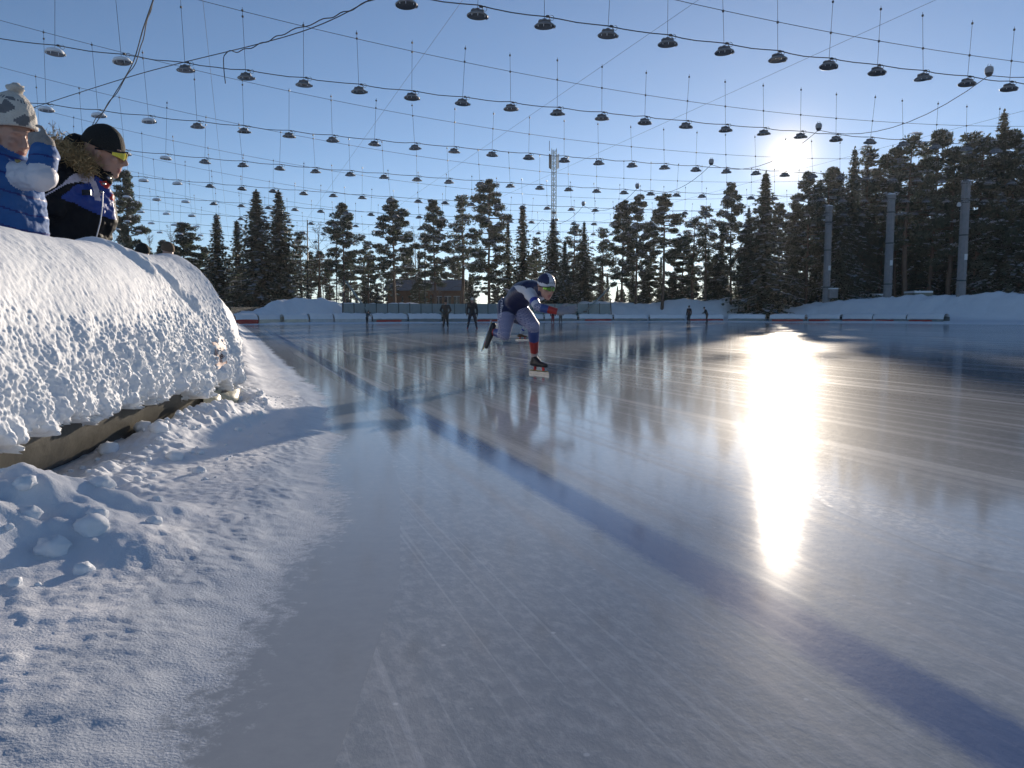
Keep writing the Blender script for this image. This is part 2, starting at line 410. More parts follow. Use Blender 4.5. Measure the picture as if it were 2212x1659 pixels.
# ------------------------------------------------------------------ near crash pads under snow
M_TARP = material('tarp', (.075, .07, .056), .42, .35, 6, .35, 9, spec=.5)
M_SALMON = material('salmon_foam', (.58, .38, .31), .6, .15, 10)
M_INK = material('dark_ink', (.02, .02, .025), .6)
PO = np.array([-.06, -.01, .02, .042, .052, .02, -.03, -.10, -.19, -.29, -.38, -.45, -.49, -.50, -.50])
PZ = np.array([.0, .035, .10, .20, .33, .50, .67, .82, .925, .985, .985, .93, .80, .50, .0])
pl = np.concatenate([[0], np.cumsum(np.hypot(np.diff(PO), np.diff(PZ)))]); PL = pl[-1]
def prof(s):
    s = np.asarray(s); k = np.linspace(0, PL, 240)
    o, z = np.interp(k, pl, PO), np.interp(k, pl, PZ)
    ker = np.hanning(27); ker /= ker.sum()
    o = np.convolve(np.pad(o, 13, 'edge'), ker, 'valid'); z = np.convolve(np.pad(z, 13, 'edge'), ker, 'valid')
    return np.interp(s, k, o), np.interp(s, k, z)
def pad_point(y0, dirv, nrm, org, t, o, z, shear):
    return np.stack([org[0] + dirv[0] * (t + shear * o) + nrm[0] * o, org[1] + dirv[1] * (t + shear * o) + nrm[1] * o, z], 1)
def crash_pad(label, org, dirv, length, ds, dt, shear, seed, zscale=1.0, group=None, t0=0.0, dip0=.035, dip1=.035):
    dirv = np.array(dirv) / np.hypot(*dirv); nrm = np.array([dirv[1], -dirv[0]])
    root = thing('crash_pad', label, 'crash pad', (float(org[0]), float(org[1]), 0), 0, group)
    loc = np.array([org[0], org[1], 0.])
    def surf(ts, ss, off, kind):
        T, S = np.meshgrid(ts, ss, indexing='ij'); T, S = T.ravel(), S.ravel()
        o, z = prof(S); e = 1e-3; o2, z2 = prof(S + e); to, tz = (o2 - o) / e, (z2 - z) / e
        ln = np.hypot(to, tz) + 1e-9; no, nz = tz / ln, -to / ln             # outward
        e0, e1 = 1 - sstep(0, .18, T - t0), 1 - sstep(0, .16, length - T); endf = 1 - np.maximum(e0 * (dip0 > 0), e1 * (dip1 > 0))
        Q = np.stack([T, S * 1.0, 0 * T], 1)
        sag = .02 * fbm(np.stack([T * 1.1, S * 1.3, 0 * T + seed], 1), 2, seed)
        if kind == 'snow':
            big = fbm(Q * 2.3 + seed, 3, seed + 1)
            low = 1 - sstep(.30, .80, S)
            w0 = np.clip(1 - worley(Q * np.array([13, 11, 1]) + seed, seed + 2) * 1.15, 0, 1)
            w1 = np.clip(1 - worley(Q * np.array([58, 54, 1]), seed + 5) * 1.15, 0, 1)
            w2 = np.clip(1 - worley(Q * np.array([120, 112, 1]), seed + 8) * 1.1, 0, 1)
            rough = (.26 + .62 * (1 - sstep(.40, .95, S))) * (.45 + 1.0 * np.clip(fbm(Q * np.array([1.6, 2.4, 1]), 3, seed + 61) + .5, 0, 1))
            th = .040 + .020 * big + rough * (.0060 * w1 * (1 + 1.2 * fbm(Q * 9, 2, seed + 31)) + .0045 * w2 + .0085 * fbm(Q * 60, 3, seed + 3) + .006 * fbm(Q * 22, 2, seed + 41)) + low * (.046 * w0 * (.5 + 1.0 * np.clip(fbm(Q * 5, 2, seed + 51) + .5, 0, 1)) + .012 * w1)
            # jagged lower hem: clumps hang below it
            hem = .27 + .05 * fbm(np.stack([T * 4, 0 * T, 0 * T], 1), 3, seed + 11) + .05 * (.5 - w0) + .03 * (.5 - w1)
            th = th * sstep(hem - .035, hem + .015, S) - .035 * (1 - sstep(hem - .035, hem - .005, S))
            th = th * (.35 + .65 * endf) + .02 * (1 - endf) * w0
            top = sstep(1.0, 1.25, S)
            th += top * (.012 + .012 * big)
        else: th = -.012 + 0 * T
        d = off + th + sag - dip0 * e0 - dip1 * e1
        if kind == 'snow' and shear:                                         # lumps and a ploughed ridge at the joint
            lag = length - T - .62 * sstep(.3, 1.25, S) + .05 * fbm(Q * np.array([3, 4, 1]), 2, seed + 19); r = np.exp(-((lag - .10) / .055) ** 2) + .7 * np.exp(-((lag - .30) / .045) ** 2) * sstep(.5, .9, S) - .6 * np.exp(-((lag - .20) / .035) ** 2)
            d = d + .050 * r * (.5 + .9 * fbm(Q * np.array([9, 5, 1]), 3, seed + 20)) * sstep(.45, .8, S)
        oo, zz = o + no * d, (z + nz * d) * zscale
        p = pad_point(0, dirv, nrm, org, T, oo, zz, shear * sstep(length - 1.2, length, T) if shear > 0 else -shear * (1 - sstep(0, .8, T)))
        return p - loc
    ts = np.arange(t0, length + dt * .5, dt)
    ss = np.arange(.12, PL - .45, ds)
    tt, ts2 = np.arange(t0, length + .001, .06), np.linspace(0, PL, 46)
    obj('cover', surf(tt, ts2, 0, 'tarp'), grid_faces(len(tt), len(ts2))[:, ::-1], M_TARP, root, smooth=True)
    obj('snow_cover', surf(ts, ss, 0, 'snow'), grid_faces(len(ts), len(ss))[:, ::-1], M_SNOW, root, smooth=True)
    return root
near_pad = crash_pad('long snow-crusted crash pad with bare tarp hem in front of the two spectators', (-1.86, 1.9), (0, 1), 3.10, .0052, .0052, 1e-6, 5, dip1=-.015)
pad_two = crash_pad('snow-covered crash pad beginning at the salmon foam patch', (-1.86, 4.95), (-.335, .942), 3.2, .010, .010, 0.0, 15, t0=-.14, dip0=.10)
for i in range(9):
    s = 3.3 * (i + 1)
    crash_pad('snow-covered crash pad in the receding line behind the foam-patched pad', (-1.86 - .335 * s, 4.95 + .942 * s), (-.335, .942), 3.15, .03 + .006 * i, .05 + .012 * i, 0.0, 25 + i * 7, 1 + .03 * math.sin(i * 2.1), 'near pads receding along the straight')
# bare foam showing at the joint, with its stencilled marks
def patch_on(p4, n, m, name, parent, bulge=.02):
    p4 = np.array(p4); a = np.linspace(0, 1, n)
    A, B = np.meshgrid(a, a, indexing='ij'); A, B = A.ravel()[:, None], B.ravel()[:, None]
    v = (p4[0] * (1 - A) + p4[1] * A) * (1 - B) + (p4[3] * (1 - A) + p4[2] * A) * B
    nr = np.cross(p4[1] - p4[0], p4[3] - p4[0]); nr /= np.linalg.norm(nr)
    if nr @ v[0] > 0: nr = -nr
    v = v + nr * (bulge * 16 * A * (1 - A) * B * (1 - B) + .006 * fbm(np.hstack([A * 4, B * 4, 0 * A]), 3, 4)[:, None])
    o = obj(name, v - np.array(parent.location), grid_faces(n, n), m, parent, smooth=True)
    return o, v, nr
def bvh_of(*objs):
    vs, fs = [], []
    for o in objs:
        off = len(vs); l = o.parent.location; vs += [(v.co + l)[:] for v in o.data.vertices]; fs += [tuple(off + i for i in p.vertices) for p in o.data.polygons]
    return BVHTree.FromPolygons(vs, fs)
def child(o, n): return next(c for c in o.children if c.name.split('.')[0] == n)
SNOWTREE = bvh_of(child(near_pad, 'snow_cover'), child(pad_two, 'snow_cover'))
def on_snow(x, y):                    # depth of the pad's snow under a photograph point
    r = ray(x, y); r = r / np.linalg.norm(r); h = SNOWTREE.ray_cast(Vector((0, 0, EYE)), Vector(r)); return (h[3] if h[0] is not None else 5.2), r
gx = []
for i in range(14):
    for j in range(14):
        a_, b_ = i / 13, j / 13; x = 457 + 24 * a_ + 13 * b_ + 3 * math.sin(5 * b_); y = 738 - 9 * a_ + 58 * b_ + 3 * math.sin(6 * a_); gx.append(on_snow(x, y))
dd = np.array([g[0] for g in gx]).reshape(14, 14)
for _ in range(6): pd = np.pad(dd, 1, 'edge'); dd = (pd[:-2, 1:-1] + pd[2:, 1:-1] + pd[1:-1, :-2] + pd[1:-1, 2:] + dd) / 5
fv = np.array([r * (d - .006) for (_, r), d in zip(gx, dd.ravel())]) + np.array([0, 0, EYE])
obj('foam_patch', fv - np.array(pad_two.location), grid_faces(14, 14), M_SALMON, pad_two, smooth=True)
M_CREASE = material('crumpled_tarp', (.36, .34, .25), .40, .3, 8, .3, 12)
for k, (quad, bl) in enumerate((([P(440, 848, 4.55), P(478, 842, 4.75), P(470, 892, 4.7), P(436, 905, 4.5)], .05),
                                ([P(476, 850, 4.72), P(520, 838, 4.95), P(508, 880, 4.9), P(470, 893, 4.72)], .045),
                                ([P(398, 905, 4.35), P(440, 880, 4.5), P(436, 905, 4.5), P(400, 930, 4.3)], .03))):
    patch_on(quad, 10, M_CREASE, 'tarp_fold', pad_two, bl)

def text_mesh(body, size=1.0):
    cu = bpy.data.curves.new('txt', 'FONT'); cu.body = body; cu.size = size; cu.align_x = 'LEFT'; cu.resolution_u = 3
    o = bpy.data.objects.new('txt', cu); COL.objects.link(o)
    dg = bpy.context.evaluated_depsgraph_get(); me = bpy.data.meshes.new_from_object(o.evaluated_get(dg))
    v = np.array([q.co[:] for q in me.vertices]); f = [tuple(p.vertices) for p in me.polygons]
    bpy.data.objects.remove(o); bpy.data.curves.remove(cu); bpy.data.meshes.remove(me)
    return v, f
for body, (x0, y0, x1, y1) in (('H', (470, 752, 478, 761)), ('8', (475, 765, 483, 775))):
    v, f = text_mesh(body); mn, mxx = v.min(0), v.max(0); t = (v - mn) / (mxx - mn + 1e-9)
    w = np.array([np.array([0, 0, EYE]) + on_snow((x0 + x1) / 2, (y0 + y1) / 2)[1] * 0 + on_snow(x0 + (x1 - x0) * q[0], y1 + (y0 - y1) * q[1])[1] * (dd[5, 7] - .03) for q in t])
    obj('stencil_mark', w - np.array(pad_two.location), f, M_INK, pad_two)
# loose snow clods on the verge
def clod_mesh(seed):
    import bmesh
    bm = bmesh.new(); bmesh.ops.create_icosphere(bm, subdivisions=3, radius=1); v = np.array([q.co[:] for q in bm.verts])
    r = 1 + .40 * fbm(v * 1.7 + seed, 3, seed) + .22 * fbm(v * 5 + seed, 3, seed + 2); v = v * r[:, None] * np.array([1, 1, .75])
    f = [tuple(q.index for q in p.verts) for p in bm.faces]; bm.free(); return v, f
clods = MB()
for k in range(230):
    y = rnd.uniform(1.3, 6.0) if k > 25 else rnd.uniform(1.5, 2.4)
    s = rnd.uniform(.25, .95) ** .7
    x = float(xe(y) + (xm(np.array(y)) - xe(y)) * s) if k > 25 else rnd.uniform(-1.75, -1.0)
    r = rnd.uniform(.005, .016) if k > 60 else rnd.uniform(.018, .045)
    if s < .55: r *= .6
    z = float(verge_height(np.array([x]), np.array([y]))[0][0])
    v, f = clod_mesh(k % 9)
    clods.add(v * r + np.array([x, y, z + r * .25]), f)
tag(clods.build('snow_crumbs', M_SNOW, smooth=True), 'loose white snow crumbs lying on the verge below the pads', 'snow', kind='stuff')

# ------------------------------------------------------------------ far side: snow bank, pads, glass fence
RA = np.array(RIM, float)
def rim_at(az):                       # rim point seen under image x
    best = None
    k = (az - CX) / FPX
    for a, b in zip(RA[:-1], RA[1:]):
        fa, fb = a[0] - k * a[1], b[0] - k * b[1]
        if fa * fb <= 0 and fa != fb:
            t = fa / (fa - fb); return a + (b - a) * t
    return RA[0] if k < RA[0][0] / RA[0][1] else RA[-1]
BX = [430, 520, 560, 590, 650, 700, 740, 800, 860, 890, 950, 1000, 1060, 1120, 1180, 1250, 1290, 1320, 1400, 1440, 1480, 1520, 1560, 1600, 1640, 1690, 1720, 1760, 1800, 1900, 1990, 2075, 2150, 2212, 2330, 2480]
BT = [676, 674, 670, 652, 643, 646, 654, 655, 655, 652, 662, 664, 662, 660, 660, 654, 649, 652, 656, 649, 645, 651, 644, 648, 658, 663, 662, 653, 648, 642, 638, 637, 631, 632, 634, 636]
nb = 620; bxs = np.linspace(430, 2480, nb); bts = np.interp(bxs, BX, BT)
prof_q = [(0, .0), (.5, .06), (2.2, .10), (4.6, .13), (5.6, .45), (6.8, .80), (7.6, .97), (8.6, 1.0), (10, .9), (13, .6), (18, .22), (26, .04), (34, -.05)]
qd = np.interp(np.linspace(0, 1, 44), np.linspace(0, 1, len(prof_q)), [q[0] for q in prof_q]); qh = np.interp(qd, [q[0] for q in prof_q], [q[1] for q in prof_q])
bv = []
for i, (x, yt) in enumerate(zip(bxs, bts)):
    p = rim_at(x); d = p / np.linalg.norm(p)
    dep = (p + d * 7.8)[1]; H = max(P(x, yt, dep)[2], .35)
    for q, h in zip(qd, qh):
        w = p + d * q; bv.append((w[0], w[1], h * H - .03))
bv = np.array(bv)
am = np.clip(bv[:, 2], 0, 1.2)
bv[:, 2] += am * (.20 * fbm(bv * np.array([.8, .8, .8]), 4, 90) + .16 * np.clip(1 - worley(bv * 1.15, 91) * 1.2, 0, 1) - .05)
tag(obj('snow_bank', bv, grid_faces(nb, len(qd))[:, ::-1], M_BANK, smooth=True), kind='structure')

M_PADW = material('pad_cloth_white', (.55, .55, .53), .5, .2, 3, .3, 5)
M_PADG = material('pad_cloth_grey', (.20, .22, .22), .5, .25, 3, .3, 5)
M_PADR = material('pad_cloth_red', (.38, .035, .025), .5, .3, 3, .3, 5)
M_PADC = material('pad_cloth_cream', (.62, .56, .44), .45, .2, 3, .4, 4)
def far_pad(seed, L, wall, stripe, red, snow):
    r = np.random.default_rng(seed)
    root = thing('far_crash_pad', 'x', 'crash pad')
    n = 26; ts = np.linspace(-L / 2, L / 2, n)
    pr = np.array([(0, 0), (.06, .08), (.10, .35), (.05, .62), (-.05, .80), (-.25, .90), (-.50, .88), (-.62, .6), (-.62, 0)])
    pr = np.stack([np.interp(np.linspace(0, 8, 26), range(9), pr[:, k]) for k in (0, 1)], 1)
    T, S = np.meshgrid(ts, np.arange(26), indexing='ij'); T, S = T.ravel(), S.ravel()
    e = .12 * (np.abs(T) / (L / 2)) ** 6
    pt = np.stack([T, -pr[S, 0], pr[S, 1]], 1)
    k = .05 * fbm(np.stack([T * 1.4, S * .2, 0 * T + seed], 1), 3, seed)
    pt[:, 1] += e * .8 - k; pt[:, 2] *= (1 - e * .7) + k * .6
    obj('cover', pt, grid_faces(n, 26), wall, root, smooth=True)
    if stripe:
        a = pt.reshape(n, 26, 3)[:, 3:7, :].copy(); lo = r.integers(0, 9) if red < 1 else 0; hi = n - (r.integers(0, 9) if red < 1 else 0)
        a = a[lo:hi]; a[:, :, 1] -= .012; a[:, :, 2] += .012 * fbm(a.reshape(-1, 3) * 3 + seed, 2, 3).reshape(a.shape[:2])
        obj('stripe', a.reshape(-1, 3), grid_faces(len(a), 4), M_PADR, root, smooth=True)
    if snow:
        a = pt.reshape(n, 26, 3)[:, 7:22, :].copy(); f = fbm(a.reshape(-1, 3) * np.array([2.2, 3, 3]) + seed, 3, seed + 4).reshape(a.shape[:2])
        w = np.sin(np.linspace(.25, PI, 15))[None, :]
        a[:, :, 2] += -.02 + w * (.09 + .10 * f) * snow; a[:, :, 1] -= w * .03
        obj('snow_cap', a.reshape(-1, 3), grid_faces(n, 15), M_BANK, root, smooth=True)
    return root
rl = np.concatenate([[0], np.cumsum(np.hypot(*np.diff(RA, axis=0).T))])
def rim_s(s): return np.array([np.interp(s, rl, RA[:, 0]), np.interp(s, rl, RA[:, 1])])
s = 1.2; k = 0
while s < rl[11] + 2:
    L = 4.3 if k > 3 else 2.6
    p, q = rim_s(s), rim_s(s + L); c = (p + q) / 2; a = math.atan2(q[1] - p[1], q[0] - p[0]); nrm = np.array([-math.sin(a), math.cos(a)])
    if nrm @ c < 0: nrm = -nrm; 
    wall = (M_PADC if k in (1, 2) else M_PADR if k == 0 else M_PADW if k in (3, 4) else M_PADG)
    fp = far_pad(100 + k, L - .12, wall, k > 2 and (k % 3 == 2 or k > 15), (k % 4 == 2), 1.0 if k > 2 else .35)
    fp.location = (c[0] + nrm[0] * 1.3, c[1] + nrm[1] * 1.3, .02); fp.rotation_euler = (0, 0, a if nrm[1] * math.cos(a) >= 0 else a + PI)
    fp['label'] = ('slumped bare red crash pad at the near end of the far pad line' if k == 0 else 'sunlit cream bag-like crash pad in the far pad line' if k in (1, 2)
                   else 'white crash pad with red stripe and snow cap next to the cream pads' if k in (3, 4) else 'snow-capped crash pad with red stripe along the far ice edge')
    fp['group'] = 'crash pads along the far ice edge'
    s += L; k += 1

M_PANE = material('cloudy_fence_panel', (.22, .28, .29), .25, .15, 2, spec=.5)
M_POST = material('dark_steel', (.035, .045, .05), .45, .2, 5, metal=.6)
M_GALV = material('galvanised_pole', (.22, .28, .28), .4, .15, 5, metal=.3)
glf = thing('glass_fence', 'long low fence of cloudy greenish panels behind the far crash pads', 'fence', tuple(P(742, 684, 86)[:2]) + (0,))
fx = np.linspace(742, 1318, 25)
def fence_pt(x):
    p = rim_at(x); d = p / np.linalg.norm(p); return p + d * 4.2
for i in range(24):
    a, b = fence_pt(fx[i]), fence_pt(fx[i + 1]); c = (a + b) / 2; ag = math.atan2(b[1] - a[1], b[0] - a[0]); L = np.hypot(*(b - a))
    R = [[math.cos(ag), -math.sin(ag), 0], [math.sin(ag), math.cos(ag), 0], [0, 0, 1]]
    z0, z1 = .35, P(1000, 656, np.hypot(*c) * .99)[2]
    lo = np.array(glf.location)
    MB().box(np.array([*c, (z0 + z1) / 2]) - lo, (L - .07, .03, z1 - z0), 0, R).build('panel', M_PANE, glf)
    MB().box(np.array([*a, z1 / 2 + .02]) - lo, (.07, .08, z1 + .04), 0, R).build('post', M_POST, glf)
def pole_thing(name, label, a, b, r0, r1, m, cat='pole'):
    a, b = np.array(a, float), np.array(b, float)
    root = thing(name, label, cat, tuple(a))
    MB().tube([b * 0, (b - a) * .5, b - a], [r0, (r0 + r1) / 2, r1], 10).build('shaft', m, root, True)
    MB().lathe([(0, -.02), (r0 * 2.4, -.02), (r0 * 2.4, .05), (r0 * 1.2, .09)], 12).build('foot', M_POST, root, True)
    MB().lathe([(r1 * 1.5, -.03), (r1 * 1.5, .03), (0, .05)], 10, tuple(b - a)).build('cap', M_POST, root, True)
    return root
d1 = fence_pt(795)[1] - .5; d2 = fence_pt(1265)[1] - .5
pole_thing('slanted_pole', 'long slanted metal pole rising left from the pads beside the small dark figure', P(796, 676, d1), P(746, 606, d1 + 2), .10, .10, M_GALV)
pole_thing('slanted_pole', 'slanted greenish metal pole rising right from the end of the glass fence', P(1264, 674, d2), P(1316, 622, d2 + 1), .10, .10, M_GALV)
pole_thing('fence_end_pole', 'thin dark upright pole at the start of the glass fence', (*fence_pt(741), 0), P(742, 598, fence_pt(741)[1]), .06, .05, M_POST)
pole_thing('fence_end_pole', 'short dark upright post at the far end of the glass fence', (*fence_pt(1320), 0), P(1319, 648, fence_pt(1320)[1]), .06, .06, M_POST)
for x, yt, lab in ((664, 476, 'slender lamp pole between the big spruces and the bare tree'), (918, 498, 'slender lamp pole in front of the brown house'), (727, 520, 'slender lamp pole behind the far snow heap')):
    pole_thing('lamp_pole', lab, P(x, 655, 97) * np.array([1, 1, 0]), P(x, yt, 97), .09, .06, M_POST)
# picket fence at the far left
pf = thing('picket_fence', 'dark picket fence behind the slumped red pad', 'fence', (*P(505, 690, 66)[:2], 0))
for k in range(30):
    w = P(500 + k * 2.1, 690, 67 + k * .15); MB().box((w[0] - pf.location.x, w[1] - pf.location.y, .75), (.045, .03, 1.5)).build('picket', M_POST, pf)
for z in (.35, 1.25):
    a, b = P(500, 690, 67.1), P(561, 690, 71.4)
    MB().tube([(a[0] - pf.location.x, a[1] - pf.location.y + .05, z), (b[0] - pf.location.x, b[1] - pf.location.y + .05, z)], .03, 4).build('rail', M_POST, pf)

# concrete posts carrying the cable rows
M_CONC = material('concrete', (.20, .20, .205), .8, .2, 3, .3, 14)
M_SIGN = material('pale_plate', (.6, .62, .64), .5)
for x, yt, dep, lab in ((1783, 446, 90.6, 'concrete post with a meter box at its foot'), (1915, 421, 82.4, 'middle one of three tall concrete posts, beside the covered truck'), (2073, 392, 74.0, 'tallest concrete post with a small lantern near its top')):
    b, t = P(x, 684, dep), P(x, yt, dep)
    root = thing('concrete_post', lab, 'post', (b[0], b[1], 0), rnd.uniform(-.2, .2))
    h = t[2]; w = .40
    MB().tube([(0, 0, -.1), (0, 0, h - .35)], [w * 1.1, w], 8).build('shaft', M_CONC, root)
    MB().tube([(0, 0, h - .37), (0, 0, h)], [w * 1.18, w * 1.18], 8).build('cap', M_CONC, root)
    MB().lathe([(w * 1.1, h + .0), (w * 1.0, h + .08), (w * .5, h + .15), (0, h + .17)], 10).build('snow_cap', M_BANK, root, True)
    MB().box((.1, -w - .05, h * .47), (.26, .05, .55)).build('plate', M_SIGN, root)
    for zb in (.30, .62, .86): MB().tube([(0, 0, h * zb), (0, 0, h * zb + .12)], w * 1.16 - .05 * zb, 8).build('steel_band', M_POST, root)
    if x == 1783:
        mb = MB().box((.55, -w - .2, 3.3), (.95, .45, 1.0)).build('meter_box', M_CONC, root); MB().box((.55, -w - .2, 3.87), (1.0, .5, .14)).build('snow', M_BANK, mb)
    if x == 2073: MB().lathe([(.0, .3), (.14, .22), (.2, 0), (.16, -.1), (0, -.14)], 10, (-w - .2, -.1, h - 2.2)).build('lantern', M_SIGN, root, True)
# trucks and house
M_CAMO = material('drab_truck_body', (.16, .17, .13), .6, .4, 1.3)
M_GLASS = material('dark_window', (.02, .025, .03), .1)
M_TYRE = material('tyre', (.02, .02, .02), .8)
def truck(lab, x0, x1, yt, dep):
    a, b = P(x0, 660, dep), P(x1, 660, dep); L = b[0] - a[0]; top = P(x0, yt, dep)[2]
    root = thing('covered_truck', lab, 'truck', ((a[0] + b[0]) / 2, dep, 0))
    MB().box((.11 * L, 0, top - 1.25), (L * .74, 2.4, 2.3)).build('canvas_body', M_CAMO, root)
    cb = MB(); c = -L / 2 + L * .11
    cb.add([(c - L * .11, y, z) for y in (-1.1, 1.1) for z in (.7, 1.5)] + [(c + L * .12, y, z) for y in (-1.1, 1.1) for z in (.7, top - .35)] + [(c - L * .05, y, top - .4) for y in (-1.05, 1.05)],
           [(0, 1, 3, 2), (1, 8, 9, 3), (8, 5, 7, 9), (4, 6, 7, 5), (0, 4, 5, 8, 1), (2, 3, 9, 7, 6), (0, 2, 6, 4)]); cab = cb.build('cab', M_CAMO, root)
    MB().box((c + L * .02, -1.1, top - .85), (L * .1, .04, .6)).build('window', M_GLASS, cab)
    MB().box((0, 0, .75), (L * .96, 1.0, .25)).build('chassis', M_POST, root)
    for wx in (-.36, .2, .36):
        for sy in (-1, 1): MB().tube([(wx * L, sy * .75, .5), (wx * L, sy * 1.08, .5)], .5, 14).build('wheel', M_TYRE, root)
    sn = MB().box((.11 * L, 0, top + .0), (L * .75, 2.45, .22)).build('roof_snow', M_BANK, root)
truck('low drab covered truck with snowy roof half behind the bank between two concrete posts', 1808, 1908, 637, 98)
truck('pale blotchy truck with snowy roof behind the bank beside the tallest concrete post', 1950, 2003, 631, 92)
M_BRICK = material('ochre_wall', (.16, .075, .035), .8, .25, 2, .3, 10)
M_ROOF = material('roof_sheet', (.12, .13, .145), .6, .2, 2)
M_FRAME = material('window_frame', (.5, .5, .5), .6)
hd = 128.0
a, b = P(838, 660, hd), P(1000, 660, hd); top = P(900, 603, hd)[2]; ev = P(900, 628, hd)[2]
hs = thing('brown_house', 'low brown house with snowy overhanging roof seen between pine trunks', 'house', ((a[0] + b[0]) / 2, hd, 0))
L = b[0] - a[0]
MB().box((0, 3, ev / 2), (L, 6, ev)).build('wall', M_BRICK, hs)
rf = MB().add([(-L / 2 - .6, -.8, ev), (L / 2 + .6, -.8, ev), (L / 2 + .6, 3, top), (-L / 2 - .6, 3, top), (-L / 2 - .6, 6.8, ev), (L / 2 + .6, 6.8, ev)], [(0, 1, 2, 3), (3, 2, 5, 4), (0, 3, 4), (1, 5, 2), (0, 4, 5, 1)]).build('roof', M_ROOF, hs)
MB().add([(-L * .42, -.5, ev + .12 + .02), (L * .18, -.5, ev + .14), (L * .14, 1.1, ev + (top - ev) * .5), (-L * .45, 1.3, ev + (top - ev) * .55)], [(0, 1, 2, 3)]).build('roof_snow', M_BANK, rf)
for wx in (.18, .30, .42):
    wd = MB().box((wx * L, -.03, ev * .55), (L * .08, .06, ev * .5)).build('window', M_GLASS, hs)
    MB().box((wx * L, -.07, ev * .80 + .05), (L * .09, .05, .12)).build('frame', M_FRAME, wd); MB().box((wx * L, -.07, ev * .55), (.1, .05, ev * .5)).build('frame', M_FRAME, wd)
# lattice mast
mt = thing('antenna_mast', 'tall lattice antenna mast with panel aerials rising behind the pines', 'mast', (*P(1195, 684, 170)[:2], 0))
mh = P(1195, 322, 170)[2]; w = .50
for sx, sy in ((-1, -1), (1, -1), (0, 1)): MB().tube([(sx * w, sy * w, 0), (sx * w, sy * w, mh)], .085, 6).build('leg', M_GALV, mt)
lat = MB(); z = 12.0; cs = [(-w, -w), (w, -w), (0, w)]
while z < mh - 1:
    for i in range(3):
        p, q = cs[i], cs[(i + 1) % 3]; lat.tube([(*p, z), (*q, z + 1.1)], .04, 4); lat.tube([(*q, z), (*p, z + 1.1)], .04, 4)
    z += 1.1
lat.build('lattice', M_GALV, mt)
for sx, sy in ((-.95, -.4), (.95, -.35), (.7, .6), (-.7, .6)): MB().box((sx, sy, mh - 2.6), (.30, .22, 3.0)).build('panel_antenna', M_SIGN if sx > 0 else M_POST, mt)
for zz, sx in ((mh - 15, .6), (mh - 16.5, -.5), (mh - 18, .5), (mh - 13.5, 0)): MB().lathe([(0, -.25), (.36, -.2), (.40, .15), (0, .25)], 12, (sx, -.6, zz)).build('dish', M_POST, mt, True)
MB().tube([(-1, -.5, mh - .5), (-1, -.5, mh + 1.6)], .06, 5).build('rod', M_POST, mt)

# ------------------------------------------------------------------ overhead lamp rows
KS = 1.45
O2, U2, V2 = np.array([-12.438, 18.916]), np.array([1.378, .471]), np.array([-2.091, 5.922])
def lamp_pos(r, c):
    p = (O2 + U2 * c + V2 * (r - 2)) * KS
    return np.array([p[0], p[1], (6 + .010 * (c - 16.5) + .612 * ((c - 16.5) / 16.5) ** 2) * KS + EYE])
def rod_len(c): return .85 + .0088 * (c - 16.5) ** 2
RAZ = math.atan2(U2[1], U2[0])
M_LAMP = material('weathered_enamel', (.20, .21, .22), .5, .25, 6, metal=.2)
M_LAMPL = material('pale_enamel', (.46, .48, .50), .4, .15, 6)
M_GEAR = material('lamp_gear', (.10, .10, .105), .55, .25, 9)
M_CABLE = material('black_cable', (.015, .015, .017), .6)
M_WIRE = material('steel_wire', (.05, .05, .055), .45, metal=.5)
M_ICICLE = material('icicle_ice', (.75, .8, .85), .08, .05, 5, spec=.6)
def make_lamp(snowy):
    root = thing('hanging_lamp', 'x', 'lamp')
    R = .31
    MB().lathe([(R * .96, -.10), (R, -.095), (R * 1.02, -.06), (R * .86, -.01), (R * .62, .03), (R * .46, .06), (.02, .065)], 22).build('reflector', M_LAMPL if snowy else M_LAMP, root, True)
    MB().lathe([(0, -.09), (R * .6, -.098), (R * .96, -.10)], 22).build('lens', M_GLASS, root, True)
    if snowy:
        MB().lathe([(R * 1.0, -.05), (R * .98, .0), (R * .84, .07), (R * .55, .115), (R * .25, .135), (0, .14)], 22).build('snow_cap', M_SNOW, root, True)
    else:
        g = MB(); g.lathe([(R * .66, .02), (R * .64, .07), (R * .48, .08), (R * .46, .12), (R * .28, .13), (R * .22, .18), (0, .19)], 14)
        g.box((-.11, .02, .09), (.12, .16, .10)); g.box((.12, -.02, .10), (.10, .14, .09)); g.build('housing', M_GEAR, root)
    MB().box((.30, 0, -.07), (.07, .12, .07)).build('latch', M_GEAR, root)
    MB().box((.10, 0, .28), (.09, .07, .07)).build('junction_box', M_CABLE, root)
    ringp = [(.23 + .07 * math.cos(w), 0, .24 + .09 * math.sin(w)) for w in np.linspace(1.9, -4.1, 14)]
    MB().tube(ringp + [(.14, 0, .20)], .008, 5, cap=False).build('cable_loop', M_CABLE, root)
    for q in ((-.24, -.15), (-.10, -.26), (.14, -.24)):
        hh = rnd.uniform(.06, .16); MB().lathe([(.011, 0), (.007, -hh * .6), (0, -hh)], 5, (q[0], q[1], -.09)).build('icicle', M_ICICLE, root)
    return root
protoS, protoG = make_lamp(True), make_lamp(False)
rodm = MB().tube([(0, 0, 0), (0, 0, 1)], .0075, 5); rods = rodm.build('hanger_rod', M_WIRE)
clampm = MB().lathe([(0, -.05), (.04, -.03), (.04, .03), (0, .05)], 6); clampo = clampm.build('cable_clamp', M_WIRE)
def proj(p):
    q = p - np.array([0, 0, EYE]); yc = q[1] * math.cos(PITCH) - q[2] * math.sin(PITCH); zc = q[1] * math.sin(PITCH) + q[2] * math.cos(PITCH)
    return CX + q[0] / yc * FPX, CY - zc / yc * FPX
ORD = ['', 'first', 'second', 'third', 'fourth', 'fifth', 'sixth', 'seventh', 'eighth', 'ninth']
